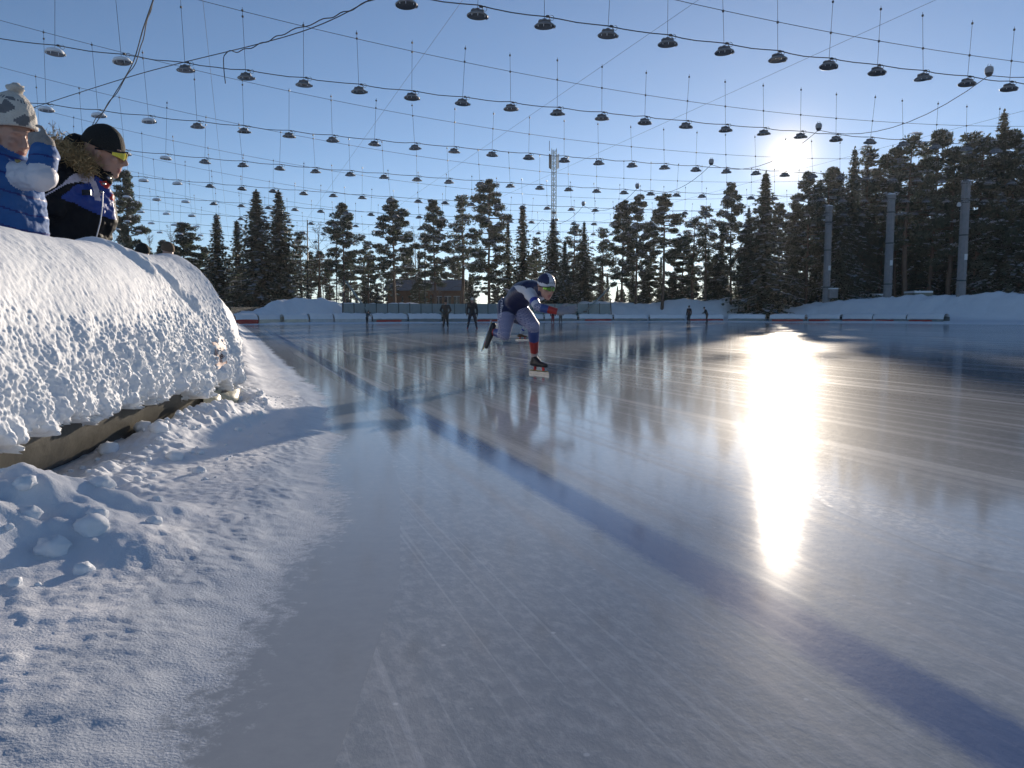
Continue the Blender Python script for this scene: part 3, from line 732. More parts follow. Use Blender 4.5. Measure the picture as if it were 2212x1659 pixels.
used = {0: False, 1: False}
NROW = 9
for r in range(1, NROW + 1):
    for c in range(-3, 35):
        p = lamp_pos(r, c); x, y = proj(p)
        if not (-40 < x < 2260) or y < -30 or x < 0: continue
        sn = c <= 2
        pr = protoS if sn else protoG
        if not used[sn]: lm = pr; used[sn] = True; lm.location = p; lm.rotation_euler = (0, 0, RAZ)
        else: lm = dup(pr, p, RAZ, skip=('icicle',) if r > 4 else ())
        lm.rotation_euler = (rnd.uniform(-.05, .05), rnd.uniform(-.07, .07), RAZ + rnd.uniform(-.15, .15))
        lm.scale = (1, 1, .82)
        lm['label'] = ('snow-capped white dome lamp' if sn else 'grey stepped dome lamp') + ' in the %s lamp row counted from the spectators' % ORD[r]
        lm['group'] = 'snow-capped lamps above the ice' if sn else 'grey lamps above the ice'
        L = rod_len(c)
        ro = rods.copy(); COL.objects.link(ro); ro.parent = lm; ro.location = (0, 0, .17); ro.scale = (1, 1, (L + .12) / .82)
        cl = clampo.copy(); COL.objects.link(cl); cl.parent = ro; cl.location = (0, 0, (L + .0) / (L + .12)); cl.scale = (1, 1, 1 / (L + .12))
bpy.data.objects.remove(rods); bpy.data.objects.remove(clampo)
for r in range(1, NROW + 1):
    pts, lo = [], []
    for c in np.arange(-6, 36.01, .25):
        p = lamp_pos(r, c); L = rod_len(c)
        pts.append(p + np.array([0, 0, .14 + L]))
        lo.append(p + np.array([0, 0, .24 - .05 * math.sin(PI * (c % 1)) + .015 * rnd.uniform(-1, 1)]))
    o = MB().tube(pts, .0105, 5).build('suspension_wire', M_WIRE); tag(o, 'thin upper suspension wire above the %s lamp row from the spectators' % ORD[r], 'wire', 'upper wires of the lamp rows')
    o = MB().tube(lo, .017, 5).build('power_cable', M_CABLE); tag(o, 'black power cable joining the lamps of the %s row from the spectators' % ORD[r], 'cable', 'power cables of the lamp rows')
for c in (3.4, 6.8, 9.8, 12.8, 19.5, 23):
    pts = [lamp_pos(r, c) + np.array([0, 0, .36]) for r in np.arange(-1.5, 10.01, .5)]
    tag(MB().tube(pts, .0055, 4).build('cross_wire', M_WIRE), 'fine stay wire running lengthwise across all lamp rows', 'wire', 'lengthwise stay wires')
# the loudspeaker line at mid span
M_SPK = material('loudspeaker_shell', (.34, .34, .35), .5, .2, 8)
pts = []
for r in np.arange(-.5, 6.51, .1):
    p = lamp_pos(r, 16.5); pts.append(p + np.array([0, 0, .35 - .9 * 4 * (r % 1) * (1 - r % 1)]))
tag(MB().tube(pts, .014, 5).build('speaker_cable', M_CABLE), 'sagging black cable that links the globe loudspeakers', 'cable')
sp0 = None
for r in range(1, 6):
    p = lamp_pos(r, 16.5) + np.array([0, 0, .52])
    if sp0 is None:
        sp0 = thing('hanging_loudspeaker', 'round grey loudspeaker hanging at mid span between the lamps', 'loudspeaker', p, RAZ, 'loudspeakers over the ice')
        MB().lathe([(0, -.34), (.12, -.33), (.24, -.14), (.27, .02), (.24, .20), (.15, .28), (0, .30)], 16).build('shell', M_SPK, sp0, True)
        MB().lathe([(0, -.36), (.13, -.345), (.245, -.15)], 16).build('grille', M_GEAR, sp0, True)
        for sx in (-.14, .14): MB().tube([(sx, 0, .2), (sx, 0, .36), (sx * .5, 0, .42)], .014, 5).build('bracket', M_GEAR, sp0)
    else: dup(sp0, p, RAZ)
for o_ in [q_ for q_ in COL.objects if q_.name.startswith('hanging_loudspeaker')]: o_.scale = (.58, .58, .58)
# two heavier cables slung across near the spectators
def slung(label, ctrl, rad, wob=0.0, seed=1):
    ctrl = np.array([P(*q) for q in ctrl]); t = np.linspace(0, len(ctrl) - 1, 60); i = np.clip(t.astype(int), 0, len(ctrl) - 2); f = (t - i)[:, None]
    def cpt(k): return ctrl[np.clip(k, 0, len(ctrl) - 1)]
    p0, p1, p2, p3 = cpt(i - 1), cpt(i), cpt(i + 1), cpt(i + 2)
    q = .5 * ((2 * p1) + (-p0 + p2) * f + (2 * p0 - 5 * p1 + 4 * p2 - p3) * f ** 2 + (-p0 + 3 * p1 - 3 * p2 + p3) * f ** 3)
    q[:, 2] += wob * np.sin(t * 9 + seed)
    return tag(MB().tube(q, rad, 5).build('slung_cable', M_CABLE), label, 'cable')
slung('straight taut cable climbing from behind the woman past the lamp rows', [(40, 243, 34), (300, 160, 29), (640, 72, 24), (830, -18, 20)], .015)
slung('wavy black cable twisted round the taut cable with a dangling free end', [(487, 182, 26.5), (485, 118, 26.5), (520, 110, 26), (570, 92, 25.2), (620, 70, 24.5), (700, 42, 23), (760, 20, 21.6), (830, -14, 20)], .016, .03)
slung('black cable dropping steeply towards the man in the black cap', [(170, 320, 36), (210, 262, 34), (245, 207, 31), (285, 140, 27), (310, 60, 22), (342, -30, 18)], .018)
slung('second black cable twisted beside the steep one above the black cap', [(165, 324, 36), (200, 268, 34), (238, 219, 31), (292, 135, 27), (317, 50, 22), (338, -30, 18)], .016, .05, 3)

# ------------------------------------------------------------------ trees
M_NEEDLE = material('spruce_needles', (.062, .082, .060), .7, .35, .7)
M_PNEEDLE = material('pine_needles', (.066, .088, .062), .7, .35, .7)
M_BARK = material('pine_bark', (.11, .07, .05), .85, .3, 3, .4, 12)
M_BIRCHB = material('birch_bark', (.15, .135, .125), .8, .3, 2)
M_TSNOW = material('bough_snow', (.72, .76, .83), .7, .08, 2)
def leafy(m, w):                      # thin needles and snow let some light through from behind
    n, l = m.node_tree.nodes, m.node_tree.links; b = n['Principled BSDF']; o_ = n['Material Output']
    tr_ = n.new('ShaderNodeBsdfTranslucent'); mx_ = n.new('ShaderNodeMixShader'); mx_.inputs[0].default_value = w
    l.new(b.inputs['Base Color'].links[0].from_socket, tr_.inputs[0]); l.new(b.outputs[0], mx_.inputs[1]); l.new(tr_.outputs[0], mx_.inputs[2]); l.new(mx_.outputs[0], o_.inputs['Surface'])
for m__, w__ in ((M_NEEDLE, .4), (M_PNEEDLE, .4), (M_TSNOW, .3)): leafy(m__, w__)
class Leaves:                         # collects rhombic sprays quickly
    def __init__(s): s.c, s.a, s.b, s.m = [], [], [], []
    def add(s, c, a, b, m=0): s.c.append(c); s.a.append(a); s.b.append(b); s.m.append(m)
    def arrays(s):
        C, A, B = (np.array(q) for q in (s.c, s.a, s.b))
        v = np.stack([C - A * .5, C + B * .5 + A * .05, C + A * .5, C - B * .5 + A * .05], 1).reshape(-1, 3)
        return v, np.arange(len(v)).reshape(-1, 4), s.m
def trunk_tube(h, r, g, bend=.02, n=8, top=1.0):
    z = np.linspace(-.3, h * top, 14); bx = np.cumsum(g.normal(0, bend, 14)); by = np.cumsum(g.normal(0, bend, 14))
    pts = np.stack([bx, by, z], 1); rr = r * np.clip(1 - z / (h * 1.03), .03, 1) ** .8; rr[0] *= 1.25
    return pts, rr
def finish(name, tr, leaves, lmats, bark):
    root = bpy.data.objects.new(name, None); COL.objects.link(root); root.empty_display_size = .5
    tr.build('trunk', bark, root, True)
    v, f, m = leaves.arrays() if isinstance(leaves, Leaves) else leaves
    obj('crown', v, f, lmats, root, m)
    return root
def spruce(seed, h=16.0, rad=2.9, low=.04, snow=.4, gap=.26):
    g = np.random.default_rng(seed); L = Leaves(); tr = MB(); pts, rr = trunk_tube(h, h * .011, g, .012); tr.tube(pts, rr, 8)
    z = h * low
    while z < h * .985:
        fr = 1 - z / h
        R = rad * (fr ** .82) * (1 - .35 * max(0, .12 - (1 - fr)) / .12)
        n = int(5 + 5 * min(1, R / 1.6)); a0 = g.uniform(0, 6.28)
        for k in range(n):
            az = a0 + 6.283 * k / n + g.normal(0, .22); ln = max(.16, R * g.uniform(.50, 1.18)); d = np.array([math.cos(az), math.sin(az), 0]); side = np.array([-d[1], d[0], 0])
            droop = g.uniform(.22, .42) * ln
            m = max(2, int(ln / .24))
            if ln > .7 and g.random() < .5: tr.tube([np.array([0, 0, z]), d * ln * .5 + np.array([0, 0, z - droop * .35]), d * ln * .9 + np.array([0, 0, z - droop * .8])], [.035, .02, .008], 3, cap=False)
            sn = g.random() < snow * (1.15 - .5 * z / h) + .04
            for q in range(m):
                t = (q + .6) / m; zz = z - droop * t ** 1.4 + .12 * droop * t ** 6; c = d * ln * t + np.array([0, 0, zz + g.normal(0, .05)])
                w = .52 * (1 - .55 * t) * min(1, .35 + ln / 2.2) + .09
                for sg in (-1, 1):
                    dr = d * g.uniform(.5, .9) + side * sg * g.uniform(.5, .9) + np.array([0, 0, -g.uniform(.1, .55)])
                    L.add(c + side * sg * w * .35, dr * w, np.cross(dr, [0, 0, 1.]) / 1.2 * g.uniform(.17, .32) + np.array([0, 0, g.uniform(-.04, .04)]), 0)
                if g.random() < .75: L.add(c + np.array([0, 0, -w * .3]), np.array([g.normal(0, .12), g.normal(0, .12), -1]) * w * 1.05, side * .26 + d * g.normal(0, .14), 0)
                if q == m - 1: L.add(c + d * .06, d * .34 + np.array([0, 0, .06]), side * .15, 0)
                if sn and t > .2 and g.random() < .85:
                    L.add(c + np.array([0, 0, .055]) + side * g.normal(0, w * .2), d * g.uniform(.35, .62) + np.array([0, 0, -.14]), side * g.uniform(.18, .40) + np.array([0, 0, g.normal(0, .05)]), 1)
        z += gap * g.uniform(.75, 1.25) * (.55 + .55 * min(1, fr * 2))
    for k in range(14): L.add(np.array([0, 0, h - .05 * k]), np.array([g.normal(0, .1), g.normal(0, .1), .35]), np.array([g.normal(0, .1), g.normal(0, .1), 0]), 0)
    return finish('spruce_tree', tr, L, [M_NEEDLE, M_TSNOW], M_BARK)
def pine(seed, h=17.0, rad=2.6, low=.42, limbs=42, dead=8, snow=.55, dens=100, clump=.56):
    g = np.random.default_rng(seed); L = Leaves(); tr = MB(); pts, rr = trunk_tube(h, h * .0115, g, .035); tr.tube(pts, rr, 8)
    def trunk_at(z): return np.array([np.interp(z, pts[:, 2], pts[:, 0]), np.interp(z, pts[:, 2], pts[:, 1]), z])
    def puff(c, r):
        n = int(dens * r / clump); D = g.normal(0, 1, (n, 3)); D /= np.linalg.norm(D, axis=1)[:, None]
        rr_ = r * g.uniform(.25, 1.0, n) ** .5; pos = c + D * rr_[:, None] * np.array([1, 1, .72])
        for p_, d in zip(pos, D):
            a = (d + np.array([0, 0, .45]) + g.normal(0, .35, 3)); a /= np.linalg.norm(a); b = np.cross(a, g.normal(0, 1, 3)); b /= np.linalg.norm(b) + 1e-9
            L.add(p_, a * g.uniform(.20, .40), b * g.uniform(.075, .15), 0)
        if g.random() < snow:
            for _ in range(int(7 + 16 * r)):
                q = g.normal(0, .4, 2) * r; L.add(c + np.array([q[0], q[1], r * g.uniform(.28, .56)]), np.array([g.uniform(.22, .48), g.normal(0, .1), g.normal(0, .10)]), np.array([g.normal(0, .05), g.uniform(.14, .32), g.normal(0, .10)]), 1)
    for k in range(limbs):
        t = (k + g.random()) / limbs; z = h * (low + (1 - low) * t ** .92)
        prof = math.sin(min(1, .09 + .95 * (1 - t)) * PI * .60) * (1 if t > .12 else .8)
        ln = rad * max(.14, prof) * g.uniform(.45, 1.15); az = k * 2.4 + g.normal(0, .5); d = np.array([math.cos(az), math.sin(az), 0]); s_ = trunk_at(z)
        rise = ln * g.uniform(-.12, .38) if t > .3 else ln * g.uniform(-.35, .15)
        mid = s_ + d * ln * .55 + np.array([0, 0, rise * .35]); end = s_ + d * ln + np.array([0, 0, rise])
        tr.tube([s_, mid, end], [.05 + .012 * ln, .035, .012], 4, cap=False)
        for q in range(3 + int(ln * 1.6)):
            u = g.uniform(.45, 1.05); c = s_ + (end - s_) * u + g.normal(0, .22, 3) * np.array([1, 1, .6]) * (.4 + ln * .3); puff(c, clump * g.uniform(.55, 1.12) * (.55 + .45 * min(1, ln)))
    for k in range(5): puff(trunk_at(h) + np.array([g.normal(0, .25), g.normal(0, .25), -.15 - .3 * k]), clump * .6)
    for k in range(dead):
        z = h * g.uniform(.14, low + .05); az = g.uniform(0, 6.28); ln = g.uniform(.6, 2.0); s_ = trunk_at(z); d = np.array([math.cos(az), math.sin(az), 0])
        tr.tube([s_, s_ + d * ln * .5 + np.array([0, 0, .1]), s_ + d * ln + np.array([0, 0, g.uniform(-.5, .2)])], [.03, .02, .008], 3, cap=False)
    return finish('pine_tree', tr, L, [M_PNEEDLE, M_TSNOW], M_BARK)
def birch(seed, h=15.0, spread=.42, n1=16, thick=.009, dark=False):
    g = np.random.default_rng(seed); tr, cr = MB(), MB(); pts, rr = trunk_tube(h, h * thick, g, .05); tr.tube(pts, rr, 7)
    def grow(p, d, ln, r, lev):
        d = d / np.linalg.norm(d); k = 4; q = [p]; dd = d.copy()
        for i in range(k):
            dd = dd + g.normal(0, .13, 3) + np.array([0, 0, .05 if lev < 2 else -.09]); dd /= np.linalg.norm(dd); q.append(q[-1] + dd * ln / k)
        cr.tube(q, np.maximum(np.linspace(r, r * .35, k + 1), .012), 3, cap=False)
        if lev < 3:
            for i in range((6, 6, 4)[lev]):
                u = g.uniform(.25, 1.0); b = q[min(k, int(u * k) + 0)]; nd = dd * g.uniform(.5, 1) + g.normal(0, .55, 3) + np.array([0, 0, .25]); grow(b, nd, ln * g.uniform(.32, .55), r * .55, lev + 1)
    for k in range(n1):
        t = (k + g.random()) / n1; z = h * (.22 + .74 * t); az = k * 2.4; p = np.array([np.interp(z, pts[:, 2], pts[:, 0]), np.interp(z, pts[:, 2], pts[:, 1]), z])
        grow(p, np.array([math.cos(az), math.sin(az), 1.0 + .8 * t]), h * spread * (1.05 - t) * .62 + .5, .035 * (1.1 - t) + .012, 1)
    return finish('birch_tree', tr, (np.array(cr.v), cr.f, [0] * len(cr.f)), [M_BARK if dark else M_BIRCHB], M_BARK if dark else M_BIRCHB)
PROTO = {
    'S1': (spruce(1, 16, 3.0, .03, .55), 16), 'S2': (spruce(2, 16, 2.6, .05, .45), 16), 'S3': (spruce(3, 15, 2.0, .08, .15, .33), 15), 'S4': (spruce(4, 18, 3.9, .03, .42, .36), 18),
    'P1': (pine(5, 17, 2.9, .38, 40), 17), 'P2': (pine(6, 17, 2.3, .5, 30, 12), 17), 'P3': (pine(7, 18, 3.1, .30, 50), 18), 'P4': (pine(8, 16, 1.7, .40, 30, 8, .3, 34, .5), 16),
    'P5': (pine(9, 16, 2.6, .16, 56, 4, .35), 16), 'B1': (birch(10), 15), 'B2': (birch(11, 15, .40, 14, .008), 15), 'B3': (birch(12, 14, .6, 13, .012, True), 14)}
KIND = {'S': ('dark spruce with snow-dusted boughs', 'spruce tree'), 'P': ('pine with clumped snowy crown', 'pine tree'), 'B': ('bare leafless birch with fine twigs', 'birch tree')}
def zone(x):
    return ('beyond the spectators by the near pad' if x < 290 else 'behind the far snow heap' if x < 740 else 'behind the glass fence panels' if x < 1320
            else 'behind the long far snow bank' if x < 1740 else 'behind the concrete posts')
usedp = set()
def plant(kind, x, yt, dep, ws=1.0, back=False, lab=None):
    root, h0 = PROTO[kind]; top = P(x, yt, dep); sc = top[2] / h0
    r = root if kind not in usedp else dup(root); usedp.add(kind)
    r.location = (top[0], dep, 0); r.rotation_euler = (0, 0, rnd.uniform(0, 6.28)); r.scale = (sc * ws * 1.18, sc * ws * 1.18, sc)
    k, cat = KIND[kind[0]]
    tag(r, lab or (k + (' in the back rank ' if back else ' ') + zone(x)), cat, ('back rank trees ' if back else 'trees ') + zone(x))
    return r
FRONT = [
    ('B1', 120, 262, 88, 1.0), ('B1', 236, 380, 92, .9), ('P5', 272, 372, 92, .72), ('B2', 322, 486, 120, .9), ('B2', 368, 478, 118, .9), ('P5', 393, 482, 100, 1.25), ('P5', 350, 520, 104, 1.0), ('S2', 467, 462, 98, 1.5), ('P5', 440, 535, 101, 1.0), ('S3', 511, 476, 100, 1.5),
    ('S1', 553, 410, 93, 1.5), ('S1', 601, 411, 95, 1.45), ('P4', 645, 500, 100, 1.3), ('B3', 690, 478, 99, 1.0), ('P2', 668, 545, 104, .9), ('P1', 738, 441, 97, .95), ('P4', 708, 560, 100, 1.1), ('P1', 848, 430, 98, 1.0), ('P4', 795, 520, 103, 1.2),
    ('B2', 898, 482, 110, .9), ('P3', 940, 433, 98, .85), ('P4', 995, 421, 102, 1.2), ('P3', 1056, 392, 97, .95), ('S3', 1097, 478, 101, 1.1), ('S3', 1129, 446, 99, 1.45), ('S4', 1195, 470, 96, 1.25), ('P4', 1160, 512, 105, 1.0),
    ('P4', 1243, 486, 101, 1.2), ('S4', 1262, 478, 99, 1.0), ('S2', 1220, 520, 93, 1.2), ('P4', 1305, 492, 103, 1.2), ('P3', 1345, 436, 99, .85), ('P1', 1376, 424, 98, .8), ('P2', 1433, 421, 97, 1.1), ('P5', 1475, 512, 104, 1.2), ('P4', 1503, 470, 101, 1.3), ('P4', 1526, 444, 99, 1.1),
    ('P3', 1585, 396, 97, .7), ('S1', 1655, 371, 95, 1.3), ('P4', 1622, 470, 100, 1.2), ('P3', 1690, 440, 102, .8), ('P1', 1748, 374, 97, .85), ('P4', 1790, 372, 99, 1.1), ('P2', 1722, 450, 101, .9),
    ('S4', 1847, 318, 98, .95), ('P4', 1882, 318, 100, 1.2), ('S4', 1822, 400, 96, .95), ('P3', 1910, 335, 101, .8), ('P1', 1944, 322, 99, .8), ('P4', 1975, 292, 97, 1.3), ('S4', 1990, 360, 101, .9), ('P3', 2022, 283, 98, .8), ('P4', 2060, 318, 97, 1.2), ('P4', 2095, 286, 99, 1.2),
    ('P3', 2118, 300, 96, .9), ('S4', 2170, 238, 95, 1.05), ('P1', 2200, 285, 94, 1.0), ('S4', 2140, 330, 97, 1.0), ('S4', 2215, 340, 93, 1.0), ('P3', 2260, 290, 92, 1.0), ('S4', 2290, 300, 92, 1.1), ('P3', 2340, 280, 92, 1.0), ('P5', 1404, 560, 104, 1.3), ('S2', 1392, 598, 103, 1.4), ('S2', 1456, 585, 103, 1.4), ('P5', 1545, 560, 104, 1.2), ('S2', 1015, 590, 106, 1.3), ('P5', 905, 600, 108, 1.2), ('S4', 1618, 446, 99, .85), ('S4', 1718, 425, 99, .9), ('S4', 1772, 395, 101, .85), ('P3', 1806, 362, 102, .8), ('S4', 1872, 352, 103, .9), ('S4', 1932, 350, 104, .9), ('S4', 2052, 342, 103, .9), ('S4', 2085, 336, 102, .9), ('S2', 1560, 500, 102, 1.2)]
OWN = {272: 'slim frosted pine just right of the man in the black parka', 236: 'bare birch between the black parka and the slim frosted pine', 120: 'bare birch rising behind the woman and the fur hood',
       553: 'broad snowy spruce, nearer the picket fence of the twin spruces', 601: 'broad snowy spruce, nearer the glass fence of the twin spruces', 690: 'dark bare tree with spreading limbs beside the twin spruces',
       848: 'umbrella-crowned pine standing in front of the brown house', 1056: 'tallest pine behind the glass fence, with a thick trunk', 1129: 'slim pointed spruce between the tallest fence pine and the mast', 1195: 'wide spruce that hides the foot of the antenna mast',
       1433: 'lone tall pine with clear sky on both sides', 1655: 'snowy spruce whose tip stands right under the sun', 2170: 'spruce with the highest spire of the wood, beside the tallest post', 1847: 'wide dark spruce directly behind the meter-box post', 467: 'bushy spruce behind the fur-hatted person', 393: 'bushy pine above the fur-hatted person'}
for kd, x, yt, dep, ws in FRONT: plant(kd, x, yt, dep, ws, False, OWN.get(x))
for x in np.arange(310, 1160, 19):                                  # thinner back rank on the left
    plant(rnd.choice(['P2', 'P4', 'P5', 'B2', 'S3', 'P2']), x + rnd.uniform(-14, 14), rnd.uniform(535, 625), rnd.uniform(106, 150), rnd.uniform(.9, 1.2), True)
for x in np.arange(1150, 2330, 25):                                 # denser wood to the right
    top = np.interp(x, [1150, 1500, 1700, 1850, 2000, 2330], [520, 530, 470, 390, 370, 360])
    plant(rnd.choice(['P3', 'S4', 'S2', 'P5', 'S1', 'P1']), x + rnd.uniform(-9, 9), top + rnd.uniform(20, 110), rnd.uniform(103, 128), rnd.uniform(.9, 1.15), True)
for x in np.arange(600, 2330, 27):                                  # young growth under the crowns
    plant(rnd.choice(['S2', 'P5', 'S1', 'S3']), x + rnd.uniform(-12, 12), rnd.uniform(590, 632) if x > 1150 else rnd.uniform(612, 646), rnd.uniform(101, 112) if x > 1150 else rnd.uniform(116, 145), rnd.uniform(1.0, 1.4), True)

# ------------------------------------------------------------------ people
def nv(v): v = np.asarray(v, float); return v / (np.linalg.norm(v) + 1e-12)
def frame(fwd, up=(0, 0, 1)):
    f = nv(fwd); r = nv(np.cross(f, up)); u = np.cross(r, f); return np.stack([r, f, u], 1)      # columns right, forward, up
class Body:
    """Round tapered limbs and ellipsoids fused by remeshing into one continuous skin."""
    def __init__(s): s.p = []
    def cap(s, a, b, ra, rb, key): s.p.append(('c', np.array(a, float), np.array(b, float), ra, rb, key)); return s
    def ell(s, c, r, key, R=None): s.p.append(('e', np.array(c, float), np.array(r, float) * np.ones(3), np.eye(3) if R is None else np.array(R, float), None, key)); return s
    def limb(s, pts, rad, key):
        for i in range(len(pts) - 1): s.cap(pts[i], pts[i + 1], rad[i], rad[i + 1], key if not isinstance(key, list) else key[i])
        return s
    def raw(s):
        mb = MB(); n = 14
        for t, a, b, c, d, k in s.p:
            if t == 'c':
                ax = nv(b - a); q = np.array([1., 0, 0]) if abs(ax[0]) < .8 else np.array([0, 1., 0]); x = nv(np.cross(ax, q)); y = np.cross(ax, x); vs = []
                for w in np.linspace(-PI / 2, 0, 5): vs.append((a + ax * c * math.sin(w), c * math.cos(w)))
                for w in np.linspace(0, PI / 2, 5): vs.append((b + ax * d * math.sin(w), d * math.cos(w)))
                V_ = [o + r * (x * math.cos(2 * PI * j / n) + y * math.sin(2 * PI * j / n)) for o, r in vs for j in range(n)]; m = len(vs)
            else:
                ws = np.linspace(-PI / 2, PI / 2, 11); m = len(ws)
                V_ = [a + c @ (b * np.array([math.cos(w) * math.cos(2 * PI * j / n), math.cos(w) * math.sin(2 * PI * j / n), math.sin(w)])) for w in ws for j in range(n)]
            F = [(i * n + j, i * n + (j + 1) % n, (i + 1) * n + (j + 1) % n, (i + 1) * n + j) for i in range(m - 1) for j in range(n)] + [tuple(range(n))[::-1], tuple((m - 1) * n + j for j in range(n))]
            mb.add(V_, F)
        return mb
    def nearest(s, Q):
        best = np.full(len(Q), 1e9); key = np.zeros(len(Q), int); tt = np.zeros(len(Q))
        for i, (t, a, b, c, d, k) in enumerate(s.p):
            if t == 'c':
                ab = b - a; L2 = ab @ ab + 1e-12; u = np.clip((Q - a) @ ab / L2, 0, 1); ds = np.linalg.norm(Q - a - u[:, None] * ab, axis=1) - (c + (d - c) * u)
            else:
                l = (Q - a) @ c / b; nr = np.linalg.norm(l, axis=1); ds = (nr - 1) * b.min(); u = nr * 0
            w = ds < best; best[w] = ds[w]; key[w] = i; tt[w] = u[w]
        return key, tt
    def build(s, name, pal, parent, voxel=.012, smooth=6, paint=None, wrinkle=0.0, cloth=()):
        """pal: key -> material; a key may also be a list of (t_end, material key) bands along the limb."""
        o = s.raw().build('tmp_body', None)
        md = o.modifiers.new('r', 'REMESH'); md.mode = 'VOXEL'; md.voxel_size = voxel; md.adaptivity = 0
        sm = o.modifiers.new('s', 'SMOOTH'); sm.factor = .5; sm.iterations = smooth
        dg = bpy.context.evaluated_depsgraph_get(); me = bpy.data.meshes.new_from_object(o.evaluated_get(dg)); bpy.data.objects.remove(o)
        n = len(me.vertices); co = np.empty(n * 3); me.vertices.foreach_get('co', co); co = co.reshape(-1, 3)
        F = np.array([p.vertices[:] for p in me.polygons]) if all(len(p.vertices) == 4 for p in me.polygons) else None
        cen = co[F].mean(1) if F is not None else np.array([p.center[:] for p in me.polygons])
        ki, t = s.nearest(cen); names = list(pal); idx = np.zeros(len(cen), int)
        for i, q in enumerate(s.p):
            sel = ki == i; k = q[5]
            if isinstance(k, list):
                last = 0.0
                for te, kk in k: idx[sel & (t >= last) & (t <= te)] = names.index(kk); last = te
            else: idx[sel] = names.index(k)
        if paint is not None:
            for sel, kk in paint(cen, ki, t): idx[sel] = names.index(kk)
        if wrinkle:                          # folds in the cloth
            vk = s.nearest(co)[0]; isc = np.array([(q[5] if isinstance(q[5], str) else 'x') in cloth or isinstance(q[5], list) for q in s.p])[vk]
            nr = np.empty(n * 3); me.vertices.foreach_get('normal', nr); nr = nr.reshape(-1, 3)
            w = np.abs(fbm(co * np.array([7, 7, 13]) + 3, 3, 5)) * 1.6 + .35 * fbm(co * 30, 2, 8)
            co = co + nr * (isc * wrinkle * (w - .35))[:, None]; me.vertices.foreach_set('co', co.ravel())
        me.name = name; me.materials.clear()
        for k in names: me.materials.append(pal[k])
        me.polygons.foreach_set('material_index', idx.astype(np.int32)); me.polygons.foreach_set('use_smooth', np.ones(len(me.polygons), bool)); me.update()
        ob = bpy.data.objects.new(name, me); COL.objects.link(ob); ob.parent = parent
        return ob
def head(B, c, R, k=1.0, skin='skin'):
    """A face: skull, brow, cheeks, nose, lips, chin and ears, in the head frame R (right, forward, up)."""
    w = lambda x, y, z: c + R @ (np.array([x, y, z]) * k)
    B.ell(w(0, -.012, .032), np.array([.076, .097, .100]) * k, skin, R); B.ell(w(0, .030, -.045), np.array([.058, .062, .066]) * k, skin, R)
    B.ell(w(0, .062, -.098), np.array([.026, .024, .020]) * k, skin, R)
    B.ell(w(0, .074, .030), np.array([.055, .020, .014]) * k, skin, R)
    for s in (-1, 1):
        B.ell(w(s * .038, .066, -.022), np.array([.024, .020, .020]) * k, skin, R); B.ell(w(s * .078, -.008, -.012), np.array([.009, .020, .032]) * k, skin, R)
    B.cap(w(0, .090, .012), w(0, .112, -.028), .009 * k, .014 * k, skin); B.ell(w(0, .100, -.034), np.array([.019, .013, .010]) * k, skin, R)
    B.ell(w(0, .083, -.062), np.array([.025, .011, .007]) * k, 'lip', R); B.ell(w(0, .081, -.075), np.array([.021, .011, .007]) * k, 'lip', R)
def shell(c, R, rad, z0, z1, mats, name, parent, idxf=None, tilt=0.0, nu=28, nv_=14, bumps=0.0, seed=1, thick=.006):
    """A knitted cap: part of an ellipsoid above a (tilted) rim."""
    v, f = [], []; 
    for i in range(nv_ + 1):
        for j in range(nu):
            az = 2 * PI * j / nu; lo = z0 + tilt * math.sin(az); s_ = i / nv_; e = lo + (PI / 2 - lo) * s_
            d = np.array([math.cos(e) * math.cos(az), math.cos(e) * math.sin(az), math.sin(e)]); v.append(d)
    v = np.array(v); n = 1 + bumps * fbm(v * 5 + seed, 3, seed); q = c + ((v * np.array(rad)) * n[:, None]) @ R.T
    F = [(i * nu + j, i * nu + (j + 1) % nu, (i + 1) * nu + (j + 1) % nu, (i + 1) * nu + j) for i in range(nv_) for j in range(nu)]
    inner = c + ((v[:nu] * np.array(rad)) * .90) @ R.T; o = len(q); q = np.vstack([q, inner]); F += [(j, o + j, o + (j + 1) % nu, (j + 1) % nu) for j in range(nu)]
    idx = None
    if idxf is not None: idx = [idxf((v[list(k)[0] % len(v)] + v[list(k)[2] % len(v)]) / 2) if max(k) < len(v) else 0 for k in F]
    return obj(name, q, F, mats, parent, idx, True)
def hand(B, wrist, d, palm_n, key, k=1.0, curl=.35, side=1, spread=.12):
    """Palm, four unequal fingers with knuckle bends, thumb from the side of the palm."""
    d = nv(d); pn = nv(np.array(palm_n) - d * (np.array(palm_n) @ d)); sd = np.cross(d, pn) * side
    pc = wrist + d * .055 * k; B.ell(pc, np.array([.042, .056, .019]) * k, key, np.stack([sd, d, pn], 1))
    for i, (off, ln) in enumerate(((.031, .074), (.011, .084), (-.010, .078), (-.030, .062))):
        b = wrist + d * .098 * k + sd * off * k; dd = nv(d + sd * off * spread * 30 * .3 + pn * curl * .35); m = b + dd * ln * .5 * k; d2 = nv(dd + pn * curl); e = m + d2 * ln * .5 * k
        B.cap(b - d * .02 * k, m, .0100 * k, .0092 * k, key); B.cap(m, e, .0092 * k, .0078 * k, key)
    b = wrist + d * .03 * k + sd * .036 * k; m = b + nv(d * .7 + sd * .8 + pn * .2) * .042 * k; B.cap(b, m, .0125 * k, .0105 * k, key); B.cap(m, m + nv(d + sd * .25 + pn * .2) * .034 * k, .0105 * k, .0088 * k, key)

